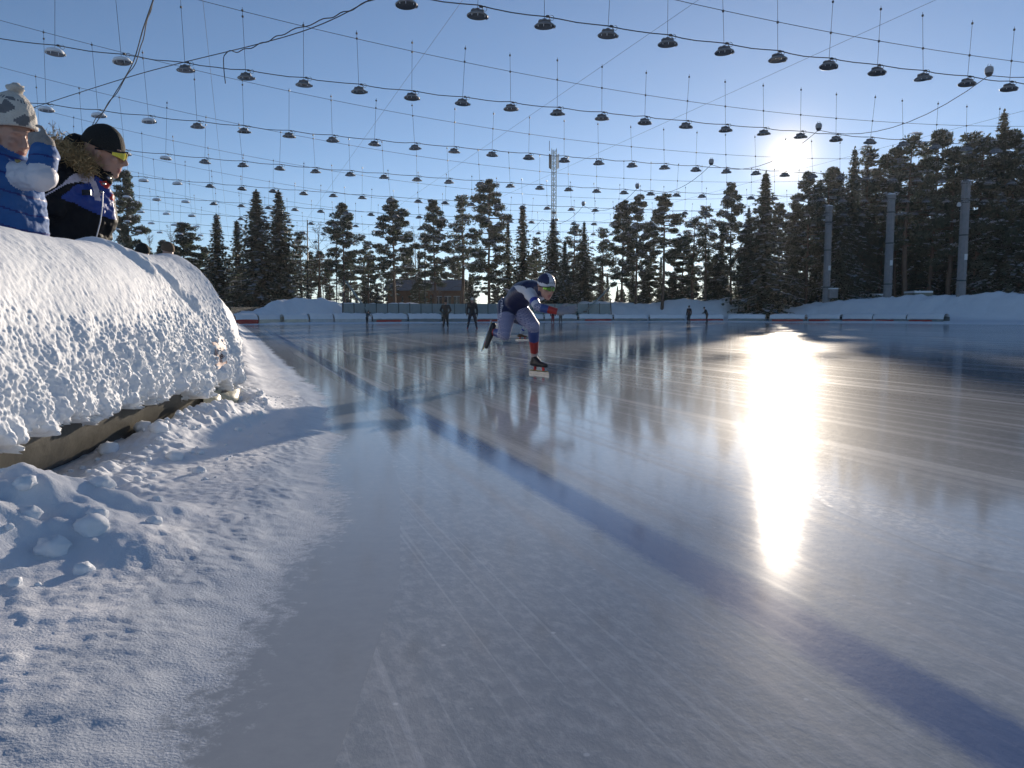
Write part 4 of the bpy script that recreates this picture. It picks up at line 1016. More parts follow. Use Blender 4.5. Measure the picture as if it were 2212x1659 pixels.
SKIN = material('skin', (.46, .26, .19), .5, .12, 12, .1, 60); LIP = material('lips', (.36, .13, .11), .45)
NAVY = material('navy_lycra', (.012, .016, .060), .40, .15, 6, .05, 300); WHT = material('white_lycra', (.58, .58, .62), .45, .06, 6)
ROY = material('royal_blue_lycra', (.018, .04, .30), .42, .12, 6); REDL = material('red_lycra', (.38, .03, .022), .45, .15, 6)
BLU2 = material('mid_blue_lycra', (.035, .065, .22), .45, .2, 9); GLOVE = material('grey_glove', (.24, .24, .27), .7, .2, 14, .2, 120)
BLACK = material('black_boot', (.012, .012, .014), .35, .2, 12); STEEL = material('blade_steel', (.45, .45, .44), .25, .1, 8, metal=.9); BRONZE = material('blade_tube', (.32, .25, .10), .35, .2, 10, metal=.7)
REDM = material('red_anodised', (.42, .02, .02), .3, metal=.4); SOCK = material('pale_sock', (.5, .38, .34), .7)
def knit_material():
    m = bpy.data.materials.new('speckled_knee_print'); m.use_nodes = True; n, l = m.node_tree.nodes, m.node_tree.links; b = n['Principled BSDF']; b.inputs['Roughness'].default_value = .5
    t = n.new('ShaderNodeTexCoord'); mp = n.new('ShaderNodeMapping'); mp.inputs['Rotation'].default_value = (PI / 2, .35, 0); l.new(t.outputs['Object'], mp.inputs[0])
    br = n.new('ShaderNodeTexBrick'); br.inputs['Scale'].default_value = 24; br.inputs['Mortar Size'].default_value = .06; br.inputs['Brick Width'].default_value = .9; br.inputs['Row Height'].default_value = .34
    br.inputs['Color1'].default_value = (.48, .48, .60, 1); br.inputs['Color2'].default_value = (.36, .37, .52, 1); br.inputs['Mortar'].default_value = (.03, .04, .16, 1); l.new(mp.outputs[0], br.inputs['Vector']); l.new(br.outputs['Color'], b.inputs['Base Color']); return m
KNIT = knit_material()
LENS = material('mirrored_lens', (.55, .50, .05), .08, .5, 9, metal=.85, col2=(.10, .45, .12)); LENSY = material('yellow_lens', (.75, .62, .03), .12, .15, 9, coat=.6); FRAMEM = material('goggle_frame', (.01, .01, .012), .3)

# ---- the racer
SK0 = G(1165, 807); SKD = SK0[1]
def S(zx, zy, dy=0.0): return P((1800 + zx / 3.318) / 1.8228, (1020 + zy / 3.318) / 1.8228, SKD + dy) - SK0
racer = thing('person', 'racing skater in navy, white and red suit gliding low with one arm forward', 'person', tuple(SK0))
pal = {'navy': NAVY, 'white': WHT, 'royal': ROY, 'red': REDL, 'mid': BLU2, 'knit': KNIT, 'skin': SKIN, 'lip': LIP, 'glove': GLOVE, 'sock': SOCK}
B = Body()
hipR, hipL = S(648, 640, .05), S(800, 655, .14)
kneeL, ankL = S(1000, 880, -.22), S(1008, 1265, -.02)
kneeR, ankR = S(618, 985, -.14), S(462, 948, .20)
pel = (hipR + hipL) / 2; ch = S(855, 430, -.20); nk = S(1010, 392, -.36)
shR, shL = S(955, 462, -.42), S(1075, 470, -.12)
elR, wrR = S(1050, 628, -.60), S(1322, 690, -.66)
# torso: broad back rounded forward
for t in np.linspace(0, 1, 15):
    bow = np.array([-.01, .03, .055]) * math.sin(PI * t)
    c = pel + (nk - pel) * t + bow; R_ = frame(nk - pel); w_ = np.interp(t, [0, .25, .6, .85, 1], [.160, .150, .170, .155, .075]); d_ = np.interp(t, [0, .25, .6, .85, 1], [.132, .118, .128, .110, .070])
    B.ell(c, (w_, .125, d_), 'navy', R_)
B.ell(hipR + np.array([-.01, .03, .01]), (.105, .12, .12), 'navy'); B.ell(hipL + np.array([0, .02, 0]), (.10, .11, .115), 'navy')
B.limb([hipR, hipR + (kneeR - hipR) * .45, kneeR + (hipR - kneeR) * .1], [.112, .098, .074], [[(.72, 'navy'), (1, 'knit')], 'knit']); B.ell(kneeR, .070, 'knit')
B.limb([kneeR, kneeR + (ankR - kneeR) * .35, ankR], [.064, .060, .040], [[(.6, 'knit'), (1, 'mid')], [(.45, 'mid'), (1, 'red')]])
B.limb([hipL, hipL + (kneeL - hipL) * .5, kneeL], [.112, .098, .073], [[(.75, 'navy'), (1, 'knit')], 'knit']); B.ell(kneeL, .072, 'knit')
B.limb([kneeL, kneeL + (ankL - kneeL) * .38 + np.array([-.002, .02, 0]), ankL + np.array([0, 0, .03])], [.070, .062, .043], [[(.25, 'knit'), (1, 'mid')], [(.16, 'mid'), (.92, 'red'), (1, 'sock')]]); B.cap(ankL + np.array([0, 0, .04]), ankL - np.array([0, 0, .05]), .036, .036, 'sock')
B2 = Body(); B.ell(shR, (.072, .075, .072), 'white'); B.ell(shL, (.07, .07, .07), 'white')
B.limb([shR, elR], [.062, .046], [[(.50, 'white'), (.72, 'royal'), (1, 'white')]])
B.limb([elR, elR + (wrR - elR) * .4, wrR], [.048, .047, .034], [[(.45, 'knit'), (1, 'mid')], [(.22, 'mid'), (1, 'red')]])
hand(B2, wrR - nv(wrR - elR) * .01, S(1560, 655, -.72) - wrR, (0.15, .8, -.5), 'glove', 1.18, .12, 1, .3)
# (gloved hand is fused at a finer grain)
# the other arm folded behind the back
elL = S(880, 560, .16); wrL = S(760, 470, .22); B.limb([shL, elL], [.060, .046], ['white']); B.limb([elL, wrL], [.045, .033], ['mid']); hand(B, wrL, wrL - elL, (0, 0, -1), 'glove', 1.0, .5)
hc = S(1163, 372, -.50); HR = frame((.46, -.86, -.24)); B.limb([nk, hc + HR @ np.array([0, -.04, -.06])], [.066, .060], ['navy']); head(B, hc, HR, 1.07)
def suit(cen, ki, t):                       # cut of the suit: pale yoke running from shoulder to flank
    x, z = cen[:, 0], cen[:, 2]; u = np.stack([(1800 + 0 * x), z], 1)
    a, b_, c_, d_ = (S(q[0], q[1], -.25) for q in ((742, 352), (880, 372), (955, 545), (800, 430)))
    poly = [S(q[0], q[1], -.25)[[0, 2]] for q in ((738, 352), (800, 345), (868, 365), (900, 395), (985, 395), (1000, 560), (945, 575), (895, 500), (850, 455), (790, 425))]
    ins = np.zeros(len(x), bool); j = len(poly) - 1
    for i in range(len(poly)):
        xi, zi, xj, zj = *poly[i], *poly[j]; ins ^= ((zi > z) != (zj > z)) & (x < (xj - xi) * (z - zi) / (zj - zi + 1e-12) + xi); j = i
    tor = np.array([B.p[k][5] == 'navy' for k in range(len(B.p))])[ki]
    near = cen @ np.array([.6, 1, 0]) < (ch @ np.array([.6, 1, 0])) + .02
    yield ins & tor & near, 'white'
    yield (cen[:, 1] > -9) & (ki == len(B.p) + 5), 'navy'
body = B.build('body', pal, racer, .0085, 14, suit)
B2.cap(wrR - nv(wrR - elR) * .03, wrR + nv(wrR - elR) * .03, .034, .032, 'glove'); B2.build('glove', {'glove': GLOVE}, racer, .005, 3)
CAPN = material('navy_cap', (.014, .018, .07), .45); CAPW = material('white_cap', (.60, .60, .64), .45)
cap_o = shell(hc + HR @ np.array([0, -.010, .040]), HR, np.array([.087, .109, .106]) * 1.07, -.10, 0, [CAPN, CAPW], 'cap', racer, lambda v: 1 if (v[2] < .13 - .2 * v[1] * 0 or abs(v[0]) < .24) else 0, -.28, 40, 22)
def goggles(c, R, k, parent, lens, frame_m, w=.062):
    g = MB(); n = 10; v, f = [], []
    for sx in (-1, 1):
        v, f = [], []
        for i in range(n + 1):
            a = i / n
            for j in range(5):
                b = j / 4; x = sx * (.006 + a * w); y = .106 - .048 * (a ** 2.2); z = .006 + (.026 - .012 * a) * (b - .5) * 2 * (1 - .35 * a) ; v.append(c + R @ (np.array([x, y, z]) * k))
        f = [(i * 5 + j, (i + 1) * 5 + j, (i + 1) * 5 + j + 1, i * 5 + j + 1) for i in range(n) for j in range(4)]
        obj('lens', v, f, lens, parent, None, True)
        MB().tube([c + R @ (np.array([sx * (.004 + a * w), .107 - .048 * a ** 2.2, .006 + (.028 - .012 * a) * (1 - .35 * a)]) * k) for a in np.linspace(0, 1, 8)] + [c + R @ (np.array([sx * .082, .02, .012]) * k), c + R @ (np.array([sx * .084, -.02, .008]) * k)], .0045 * k, 5).build('goggle_frame', frame_m, parent)
    return
goggles(hc, HR, 1.09, racer, LENS, FRAMEM)
def skate(parent, heel, toe, up, ank, boot=BLACK, k=1.0):
    heel, toe, up = np.array(heel), np.array(toe), nv(up); d = nv(toe - heel); s_ = np.cross(d, up); L = .285 * k; mid = (heel + toe) / 2
    sole = mid + up * .085 * k; h0 = sole - d * L * .46; t0 = sole + d * L * .46
    bt = Body(); bt.limb([h0 + up * .035, sole + up * .034 - d * .02, t0 + up * .018], [.036 * k, .040 * k, .026 * k], ['b', 'b']); bt.cap(h0 + up * .04 + d * .02, ank, .038 * k, .040 * k, 'b'); bt.cap(sole + up * .04, ank + d * .015, .035 * k, .036 * k, 'b')
    b = bt.build('boot', {'b': boot}, parent, .010, 4)
    M_ = np.stack([d, s_, up], 1); MB().box(mid + up * .014, ((np.linalg.norm(toe - heel)), .0022, .028), 0, M_).build('blade', STEEL, parent)
    MB().tube([heel + up * .037 + d * .02, toe + up * .037 - d * .02], .0075, 6).build('blade_tube', BRONZE, parent)
    for q in (-.085, -.07, .075, .095): MB().cap if False else MB().tube([mid + d * q * k + up * .042, mid + d * q * k * .9 + up * .088], .012, 6).build('bracket', REDM, parent)
skate(racer, S(940, 1488, .07) * np.array([1, 1, 0]) + np.array([0, 0, .001]), S(1200, 1500, -.24) * np.array([1, 1, 0]) + np.array([0, 0, .001]), (0.02, 0, 1), ankL - np.array([0, 0, .03]))
bh, bt_ = S(437, 800, .26), S(312, 1208, .20); skate(racer, bh, bt_, nv(np.array([.45, -.85, .05]) - nv(bt_ - bh) * (np.array([.45, -.85, .05]) @ nv(bt_ - bh))), ankR)
SOFTW = material('print_white', (.72, .72, .75), .5)
MB().box(ankR + np.array([-.02, -.045, .0]), (.05, .012, .045)).build('sock_print', SOFTW, racer)
def print_text(body_o, txt, a, b, vdir, height, m, name, parent, back=2.5, off=.004):
    """Lettering laid on the cloth: each letter outline pressed onto the surface below it."""
    me = body_o.data; bv_ = BVHTree.FromPolygons([v.co[:] for v in me.vertices], [p.vertices[:] for p in me.polygons])
    v, f = text_mesh(txt); mn, mx_ = v.min(0), v.max(0); a, b = np.array(a), np.array(b); out = []; ok = True
    for q in v:
        p = a + (b - a) * (q[0] - mn[0]) / (mx_[0] - mn[0]) + nv(vdir) * height * ((q[1] - mn[1]) / (mx_[1] - mn[1]) - .5)
        vd = nv(p + SK0 - np.array([0, 0, EYE]))
        h = bv_.ray_cast(Vector(p - vd * back), Vector(vd))
        out.append(np.array(h[0]) - vd * off if h[0] is not None else p)
    return obj(name, out, f, m, parent)
print_text(body, 'kraftway', S(588, 500, -.1), S(566, 765, -.1), (1, 0, .06), .042, SOFTW, 'leg_lettering', racer)
print_text(cap_o, 'kraftway', S(1150, 316, -.6), S(1256, 312, -.6), (0, 0, 1), .024, M_INK, 'cap_lettering', racer)

# ---- spectators behind the near pad
def W(zx, zy, d): return P(zx / 2.592 / 1.8228, (320 + zy / 2.592) / 1.8228, d)
DOWN = material('blue_puffer', (.025, .10, .28), .75, .2, 7, .25, 30); DOWNW = material('white_puffer', (.62, .60, .64), .5, .08, 7, .25, 30); DOWND = material('dark_blue_collar', (.012, .025, .16), .5)
PARKA = material('black_parka', (.007, .007, .009), .65, .3, 6, .2, 30, spec=.2); PBLUE = material('parka_blue', (.012, .045, .26), .5); PWHITE = material('parka_white', (.58, .52, .58), .5); PRED = material('parka_red', (.50, .03, .02), .5)
FUR = material('brown_fur', (.30, .21, .10), .8, .4, 20); BEANIE = material('black_knit', (.006, .006, .005), .8, .3, 30, .5, 140); TROU = material('dark_trousers', (.02, .02, .024), .7, .2, 8); HAIR = material('fair_hair', (.30, .20, .10), .6); WOOL = material('grey_wool_glove', (.27, .24, .22), .8, .25, 30, .4, 130)
GREYP = material('grey_knit_figure', (.14, .14, .145), .8, .25, 25); WHK = material('white_knit', (.62, .57, .50), .8, .12, 25, .5, 130)
dw = 3.95; wo = W(100, 1500, dw); wo = np.array([wo[0] - .18, dw, 0])
woman = thing('person', 'person in white patterned knit hat and blue puffer jacket shading their eyes with a glove', 'person', tuple(wo))
def w_(zx, zy, dd=0.0): return W(zx, zy, dw + dd) - wo
B = Body(); pal = {'down': DOWN, 'white': DOWNW, 'dark': DOWND, 'skin': SKIN, 'lip': LIP, 'glove': WOOL, 'trou': TROU, 'hair': HAIR}
tor = w_(40, 1250); z0 = .92
for k, z in enumerate(np.linspace(.80, 1.34, 9)):                     # quilted tubes
    c = np.array([tor[0] - .06 * (z - .8), 0, z]); B.ell(c, (.225 - .06 * max(0, z - 1.15), .17, .062), 'down')
B.cap(np.array([tor[0], 0, .75]), np.array([tor[0] - .03, 0, 1.30]), .218, .208, 'down')
neck = w_(15, 875); B.ell(neck + np.array([.02, 0, -.02]), (.115, .115, .07), 'dark'); B.ell(neck + np.array([.03, -.04, -.045]), (.12, .10, .05), 'dark')
for sx in (-.10, .10): B.limb([np.array([tor[0] + sx, 0, .80]), np.array([tor[0] + sx, 0, .42]), np.array([tor[0] + sx, 0, .07])], [.11, .08, .06], 'trou'); B.ell(np.array([tor[0] + sx, -.05, .04]), (.05, .13, .045), 'trou')
hcw = w_(122, 562); HW = frame((.90, -.40, -.30)); B.limb([neck, hcw + HW @ np.array([0, -.03, -.07])], [.062, .055], 'skin'); head(B, hcw, HW, 1.0)
sh = w_(60, 960, -.02); el = w_(415, 975, -.18); el2 = w_(420, 960, -.16); wr = w_(465, 715, -.13)
for k in range(6):                                                    # raised quilted arm
    t = k / 5; B.ell(sh + (el - sh) * t, (.066, .066, .068), 'white' if t > .25 else 'down')
B.cap(sh, el, .07, .066, [(.3, 'down'), (1, 'white')])
for k in range(4):
    t = (k + .5) / 4; B.ell(el + (wr - el) * t, (.070 - .010 * t, .068, .060), 'white' if t < .28 else 'down')
B.cap(el, wr + (el - wr) * .2, .07, .058, [(.32, 'white'), (1, 'down')]); B.limb([w_(-60, 980, .1), w_(-70, 1400, 0), w_(0, 1600, -.12)], [.085, .075, .055], 'down')
B.limb([wr, w_(470, 640, -.14)], [.046, .040], 'glove'); hand(B, w_(505, 590, -.15), np.array([-1, .12, .05]), (-.1, 1, 0), 'glove', .86, 1.1, -1)
B.ell(hcw + HW @ np.array([.05, -.05, -.03]), (.035, .05, .07), 'hair')
def quilt(cen, ki, t):                      # stitched seams between the down tubes
    dn = np.array([B.p[k][5] == 'down' for k in range(len(B.p))])[ki]; ph = (cen[:, 2] + .10 * cen[:, 0] + .012 * np.sin(cen[:, 0] * 23)) / .085
    yield dn & (ph - np.floor(ph) < .11), 'dark'
B.build('body', pal, woman, .007, 3, quilt, .010, ('down', 'white', 'dark'))
def moose(v):                                                        # grey figures knitted into the hat
    az, e = math.atan2(v[1], v[0]), v[2]
    return 1 if (abs(e - .45 - .12 * math.sin(3 * az)) < .17 and math.sin(5 * az + 2 * math.sin(7 * e)) > -.1) or (abs(e - .80) < .03 and math.sin(30 * az) > -.5) or (abs(e - .12) < .03 and math.sin(26 * az) > .2) else 0
hat = shell(hcw + HW @ np.array([0, -.022, .022]), HW, np.array([.112, .136, .195]), .02, 0, [WHK, GREYP], 'knit_hat', woman, moose, .22, 64, 34, .03)
pv, pfc = clod_mesh(3); pv = pv * .036 * (1 + .2 * vnoise(pv * 9, 4))[:, None]; obj('pompom', pv + hcw + HW @ np.array([0, -.022, .230]), pfc, WHK, woman, None, True)
bm_, bf_ = clod_mesh(5); obj('snap_button', bm_ * .013 + w_(185, 815, -.155), bf_, BRONZE, woman, None, True)

dm = 4.70; mo = W(650, 1500, dm); mo = np.array([mo[0] - .02, dm, 0])
man = thing('person', 'person in black parka with fur hood, black beanie and yellow sunglasses leaning over the pad', 'person', tuple(mo))
def m_(zx, zy, dd=0.0): return W(zx, zy, dm + dd) - mo
B = Body(); pal = {'black': PARKA, 'blue': PBLUE, 'white': PWHITE, 'red': PRED, 'skin': SKIN, 'lip': LIP, 'trou': TROU}
pelm = m_(600, 1750); neckm = m_(890, 870, .0); chm = m_(740, 1180)
B.limb([m_(620, 1650), m_(690, 1300), m_(770, 1060)], [.25, .255, .19], 'black'); B.ell(m_(720, 1340), (.27, .20, .25), 'black'); B.ell(m_(830, 1500), (.17, .17, .22), 'black'); B.ell(m_(800, 1200), (.19, .18, .16), 'black')
for sx in (-.12, .12): B.limb([np.array([m_(620, 1700)[0] + sx, 0, .82]), np.array([m_(620, 1700)[0] + sx, 0, .44]), np.array([m_(620, 1700)[0] + sx, 0, .08])], [.13, .09, .065], 'trou'); B.ell(np.array([m_(620, 1700)[0] + sx, -.06, .05]), (.055, .15, .05), 'trou')
B.ell(m_(900, 960, -.02), (.115, .12, .09), 'black'); B.limb([m_(985, 1000, -.04), m_(1075, 985, -.05)], [.075, .045], 'black')
B.limb([m_(640, 1020, -.16), m_(480, 1250, -.24), m_(420, 1500, -.18)], [.115, .11, .095], 'black'); B.limb([m_(640, 1020, .2), m_(620, 1350, .24), m_(700, 1560, .16)], [.11, .10, .085], 'black')
B.ell(m_(800, 700, .03), (.075, .10, .085), 'black'); B.ell(m_(720, 800, .03), (.12, .13, .10), 'black')
hcm = m_(1075, 745); HM = frame((.975, .10, -.20)); B.limb([neckm, hcm + HM @ np.array([0, -.03, -.06])], [.07, .062], 'skin'); head(B, hcm, HM, 1.10)
def pmask(cen, ki, t):
    def pol(pts):
        pts = [m_(*q, -.2)[[0, 2]] for q in pts]; x, z = cen[:, 0], cen[:, 2]; ins = np.zeros(len(x), bool); j = len(pts) - 1
        for i in range(len(pts)):
            xi, zi, xj, zj = *pts[i], *pts[j]; ins ^= ((zi > z) != (zj > z)) & (x < (xj - xi) * (z - zi) / (zj - zi + 1e-12) + xi); j = i
        return ins & (cen[:, 1] < .02) & np.array([B.p[k][5] == 'black' for k in range(len(B.p))])[ki]
    yield pol([(810, 1010), (880, 930), (930, 970), (1010, 1170), (1000, 1380), (880, 1320), (700, 1210)]), 'blue'
    yield pol([(905, 985), (975, 985), (995, 1170), (955, 1160)]), 'red'
    yield pol([(790, 900), (862, 890), (870, 990), (930, 1190), (880, 1190), (830, 1000), (740, 1060), (640, 1170), (590, 1225), (580, 1215), (700, 1080)]), 'white'
B.build('body', pal, man, .008, 4, pmask, .020, ('black',))
shell(hcm + HM @ np.array([0, -.022, .035]), HM, np.array([.100, .125, .138]), -.10, 0, BEANIE, 'beanie', man, None, -.20, 40, 18, .02)
goggles(hcm, HM, 1.12, man, LENSY, FRAMEM, .056)
fur = MB(); fr = np.random.default_rng(5); rim = [m_(*q) for q in ((560, 640, .05), (620, 690, -.05), (690, 720, -.12), (760, 770, -.16), (830, 820, -.17), (880, 865, -.16), (890, 890, -.12))]
for k in range(2600):
    t = fr.random() * (len(rim) - 1.001); i = int(t); c = rim[i] + (rim[i + 1] - rim[i]) * (t - i) + fr.normal(0, .030, 3); d = nv(fr.normal(0, 1, 3) + np.array([.1, -.5, .1])) * fr.uniform(.025, .065); s_ = nv(np.cross(d, fr.normal(0, 1, 3))) * .0028
    fur.add([c - s_, c + s_, c + d], [(0, 1, 2)])
fur.build('fur_trim', FUR, man)

MB().box(m_(885, 1135, -.26), (.05, .012, .030)).build('chest_badge', BLACK, man)
for q in ((1060, 1045), (1035, 1130), (1112, 985)): obj('snap_button', bm_ * .011 + m_(*q, -.12), bf_, STEEL, man, None, True)
MB().tube([m_(1050, 1130, -.10), m_(1045, 1280, -.12), m_(1025, 1430, -.12), m_(985, 1590, -.10)], .0035, 6).build('zip', SOFTW, man)

# ---- people farther off
def figure(label, x, yf, yh, dep, yaw, cols, pose='stand', group=None, z0=None, hatm=BEANIE, extra=None, voxel=.03):
    top = P(x, yh, dep); base = P(x, yf, dep); zb = base[2] if z0 is None else z0; H = max(.5, top[2] - zb)
    if z0 is None: zb = max(0.0, base[2])
    root = thing('person', label, 'person', (base[0], dep, zb), yaw, group); B = Body(); h = H
    coat, leg, boot = cols; pal = {'coat': coat, 'leg': leg, 'boot': boot, 'skin': SKIN, 'lip': LIP, 'glove': BLACK}
    st = {'stand': .055, 'wide': .115, 'hip': .06, 'hunch': .05}[pose]; lean = .10 if pose == 'hunch' else 0.0
    pelv = np.array([0, 0, .51 * h]); che = np.array([0, -lean * h, .72 * h]); nek = np.array([0, -lean * 1.5 * h, .845 * h])
    B.limb([pelv, pelv + (che - pelv) * .5, che], [.088 * h, .085 * h, .098 * h], 'coat'); B.ell(pelv, (.105 * h, .08 * h, .075 * h), 'coat'); B.ell(che + np.array([0, 0, .04 * h]), (.118 * h, .075 * h, .075 * h), 'coat')
    for s in (-1, 1):
        hp = pelv + np.array([s * .052 * h, 0, -.02 * h]); kn = np.array([s * (st * .8 + .01) * h, -.02 * h, .275 * h]); an = np.array([s * st * h * 1.25, .01 * h, .05 * h])
        B.limb([hp, kn, an], [.064 * h, .044 * h, .032 * h], 'leg'); B.limb([an - np.array([0, -.02 * h, .02 * h]), an + np.array([s * .02 * h, -.085 * h, -.028 * h])], [.030 * h, .022 * h], 'boot')
        shd = che + np.array([s * .112 * h, 0, .075 * h])
        if pose == 'hip': e = shd + np.array([s * .075 * h, .03 * h, -.165 * h]); wv = e + np.array([-s * .085 * h, -.03 * h, -.115 * h])
        elif pose == 'hunch': e = shd + np.array([s * .05 * h, -.05 * h, -.16 * h]); wv = e + np.array([-s * .06 * h, -.12 * h, -.03 * h])
        else: e = shd + np.array([s * .045 * h, .015 * h, -.17 * h]); wv = e + np.array([s * .012 * h, -.04 * h, -.15 * h])
        B.limb([shd, e, wv], [.046 * h, .038 * h, .028 * h], 'coat'); hand(B, wv, wv - e, (-s, -.2, 0), 'glove', h / 1.75, .5, s)
    hcn = nek + np.array([0, -.01 * h - lean * .3 * h, .075 * h]); Rh = frame((0, -1, -.1 - lean)); B.limb([nek - np.array([0, 0, .02 * h]), hcn], [.036 * h, .034 * h], 'skin'); head(B, hcn, Rh, h / 1.78)
    B.build('body', pal, root, voxel * h / 1.75, 2)
    shell(hcn + np.array([0, .008 * h, .020 * h]), Rh, np.array([.054, .068, .070]) * h, -.08, 0, hatm, 'hat', root, None, -.2, 18, 8)
    if extra == 'backpack': MB().box((0, .12 * h, .70 * h), (.19 * h, .10 * h, .26 * h)).build('backpack', TROU, root)
    if extra == 'skates':
        for s in (-1, 1): MB().box((s * st * h * 1.3, -.03 * h, .012), (.006, .42, .03)).build('blade', STEEL, root)
    return root
DKB = material('dark_blue_coat', (.010, .013, .028), .6); DK = material('black_coat', (.008, .008, .010), .6); HELM = material('silver_helmet', (.45, .44, .42), .35, .3, 6); TEAL = material('dark_teal_coat', (.012, .04, .06), .6); REDT = material('red_trousers', (.26, .02, .02), .6); GRYT = material('grey_trousers', (.05, .055, .06), .6); BROWNC = material('dark_plum_coat', (.03, .014, .016), .7)
figure('slim skater in all black standing with hand on hip on the far ice', 963, 708, 648, P(963, 708, 1)[1] * 0 + G(963, 708)[1], .2, (DK, DK, BLACK), 'hip', extra='skates')
figure('skater in black jacket and silver helmet standing with legs apart', 1020, 711, 643, G(1020, 711)[1], .1, (DK, DKB, REDT), 'wide', hatm=HELM, extra='skates')
figure('small hunched figure in dark teal by the slanted pole', 793, 701, 671, G(793, 701)[1], .8, (TEAL, DK, BLACK), 'hunch')
figure('person with red trousers standing far behind the racer\'s outstretched arm', 1194, 697, 664, 82, .3, (DK, REDT, BLACK), 'stand', z0=0.0)
figure('person in grey trousers beside the red-trousered one behind the racer\'s hand', 1211, 697, 662, 82.5, -.3, (DKB, GRYT, BLACK), 'stand', z0=0.0)
figure('dark-coated person standing at the ice edge, facing the racer', 1488, 697, 660, 84, -.9, (BROWNC, TROU, BLACK), 'stand', z0=.0)
figure('hooded dark figure turned away beside the dark-coated one at the ice edge', 1527, 697, 663, 85, -1.6, (DK, BROWNC, BLACK), 'hunch', z0=.0)
figure('dark-clad person with a backpack walking before the snow bank', 1833, 691, 657, 87, -1.4, (DK, TROU, BLACK), 'stand', extra='backpack')
figure('dark figure sunk to the hips behind the snow by the covered truck', 1882, 692, 660, 93, 1.4, (DK, TROU, BLACK), 'hunch')
figure('dark hooded person looking over the white striped far pads', 617, 686, 661, G(617, 700)[1] + 3.2, .2, (DK, TROU, BLACK), 'stand', z0=.35)
FURH = material('fur_hat', (.12, .075, .045), .85, .4, 25, .6, 60)
figure('person in a brown fur earflap hat peering over the receding pads', 372, 800, 524, 12.5, .9, (DKB, TROU, BLACK), 'stand', z0=0.0, hatm=FURH, voxel=.02)
figure('person in dark cap mostly hidden behind the snowy pads', 318, 800, 527, 11.0, 1.1, (DK, TROU, BLACK), 'stand', z0=0.0, voxel=.02)

# ---- second racer gliding behind the first
r2 = G(1125, 735); racer2 = thing('person', 'second racing skater in blue and white suit half hidden behind the first', 'person', tuple(r2))
def T(x, y, dy=0.0): return P(x, y, r2[1] + dy) - r2
B = Body(); pal = {'navy': NAVY, 'white': WHT, 'royal': ROY, 'red': REDL, 'mid': BLU2, 'skin': SKIN, 'lip': LIP, 'glove': GLOVE}
an, kn, hp = T(1124, 722), T(1136, 702, -.15), T(1112, 690, .25)
B.limb([hp, kn], [.10, .068], [[(.55, 'navy'), (1, 'mid')]]); B.limb([kn, an], [.062, .038], [[(.4, 'white'), (.55, 'royal'), (1, 'white')]])
hp2 = hp + np.array([-.16, .05, 0]); kn2 = hp2 + np.array([-.05, -.2, -.38]); an2 = kn2 + np.array([-.25, .3, .08]); B.limb([hp2, kn2], [.10, .068], 'navy'); B.limb([kn2, an2], [.06, .038], 'mid')
nk2 = hp + np.array([.12, -.45, .18])
for t in np.linspace(0, 1, 7): B.ell((hp + hp2) / 2 * (1 - t) + nk2 * t + np.array([0, 0, .05 * math.sin(PI * t)]), (.15 - .06 * t, .09, .12 - .03 * t), 'navy', frame(nk2 - hp))
hc2 = nk2 + np.array([.05, -.14, .04]); R2 = frame((.3, -.9, -.2)); B.limb([nk2, hc2], [.06, .055], 'navy'); head(B, hc2, R2, 1.0)
s2 = nk2 + np.array([-.15, .05, -.03]); e2 = s2 + np.array([-.1, .28, .0]); w2 = e2 + np.array([.12, .2, .1]); B.limb([s2, e2, w2], [.06, .045, .033], 'mid'); hand(B, w2, w2 - e2, (0, 0, -1), 'glove')
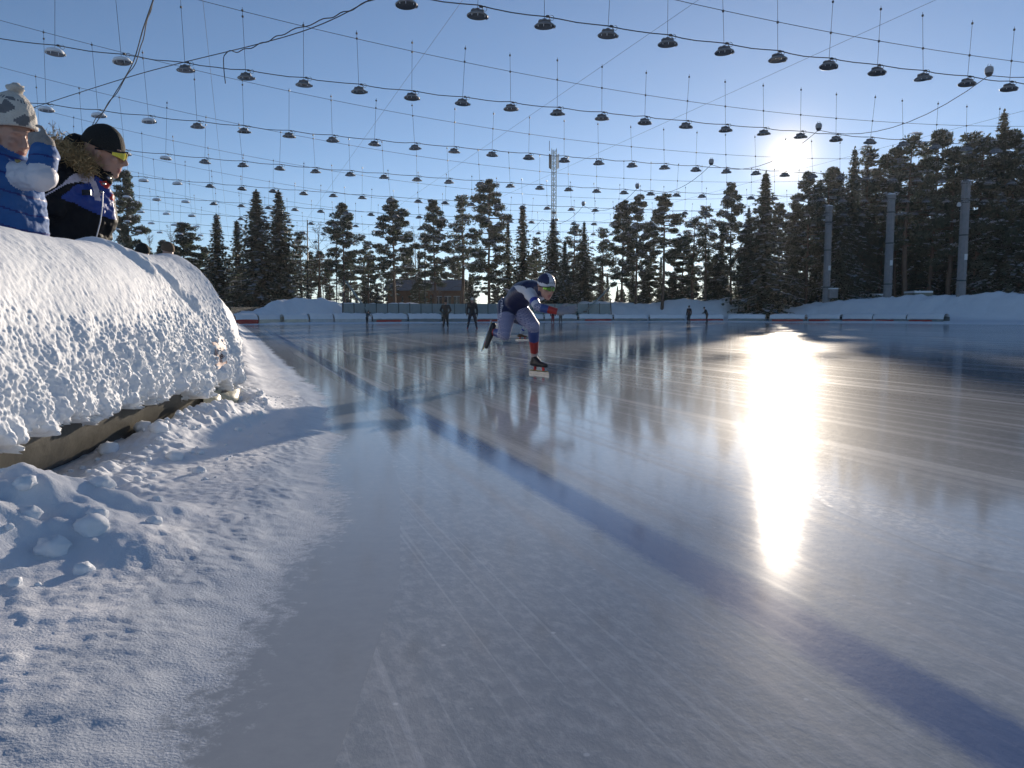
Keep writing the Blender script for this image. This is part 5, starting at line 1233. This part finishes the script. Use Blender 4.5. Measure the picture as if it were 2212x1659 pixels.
s3 = nk2 + np.array([.15, .05, -.03]); e3 = s3 + np.array([.05, -.1, -.25]); w3 = e3 + np.array([.2, -.15, .02]); B.limb([s3, e3, w3], [.06, .045, .033], 'mid'); hand(B, w3, w3 - e3, (0, .5, -1), 'glove')
B.build('body', pal, racer2, .016, 3)
shell(hc2 + R2 @ np.array([0, -.01, .04]), R2, np.array([.087, .109, .106]), -.1, 0, CAPN, 'cap', racer2, None, -.25, 20, 10)
ORB = material('orange_boot', (.45, .16, .02), .4, .5, 14, col2=(.03, .02, .02))
skate(racer2, T(1113, 735, .05) * np.array([1, 1, 0]) + np.array([0, 0, .001]), T(1144, 735, -.18) * np.array([1, 1, 0]) + np.array([0, 0, .001]), (0, 0, 1), an, ORB)
skate(racer2, an2 + np.array([-.02, .12, .25]), an2 + np.array([-.1, .14, -.16]), (1, -.2, -.2), an2, ORB)

# ---- small things on the far ice
YEL = material('yellow_plastic', (.50, .34, .03), .5)
q = G(1790, 696.5); yb = thing('yellow_bin', 'low yellow plastic box standing on the ice below the snow bank', 'box', tuple(q))
MB().box((0, 0, .16), (1.2, .5, .32)).build('tub', YEL, yb); MB().box((0, 0, .34), (1.26, .56, .05)).build('rim', YEL, yb)
for x in (1815, 1880):
    q = G(x, 697); c = thing('marker_cone', 'small dark marker cone on the ice near the yellow box', 'cone', tuple(q), 0, 'marker cones'); MB().lathe([(.20, .03), (.06, .62), (.04, .66), (0, .66)], 12).build('cone', BROWNC, c, True); MB().box((0, 0, .015), (.46, .46, .03)).build('base', TROU, c)

# ------------------------------------------------------------------ haze volume added to lift the darks like veiling lens glare
hz = MB().box((0, 1200, 24), (5400, 4000, 51)).build('haze', None)
tag(hz, 'thin pale frosty haze filling the air over the whole rink', 'haze', kind='stuff')
hm = bpy.data.materials.new('veil_haze'); hm.use_nodes = True; hn = hm.node_tree.nodes; hn.clear()
ho = hn.new('ShaderNodeOutputMaterial'); hv = hn.new('ShaderNodeVolumePrincipled'); hv.inputs['Color'].default_value = (.92, .94, .97, 1)
hv.inputs['Density'].default_value = .00020; hv.inputs['Anisotropy'].default_value = .45
hm.node_tree.links.new(hv.outputs[0], ho.inputs['Volume']); hz.data.materials.append(hm)
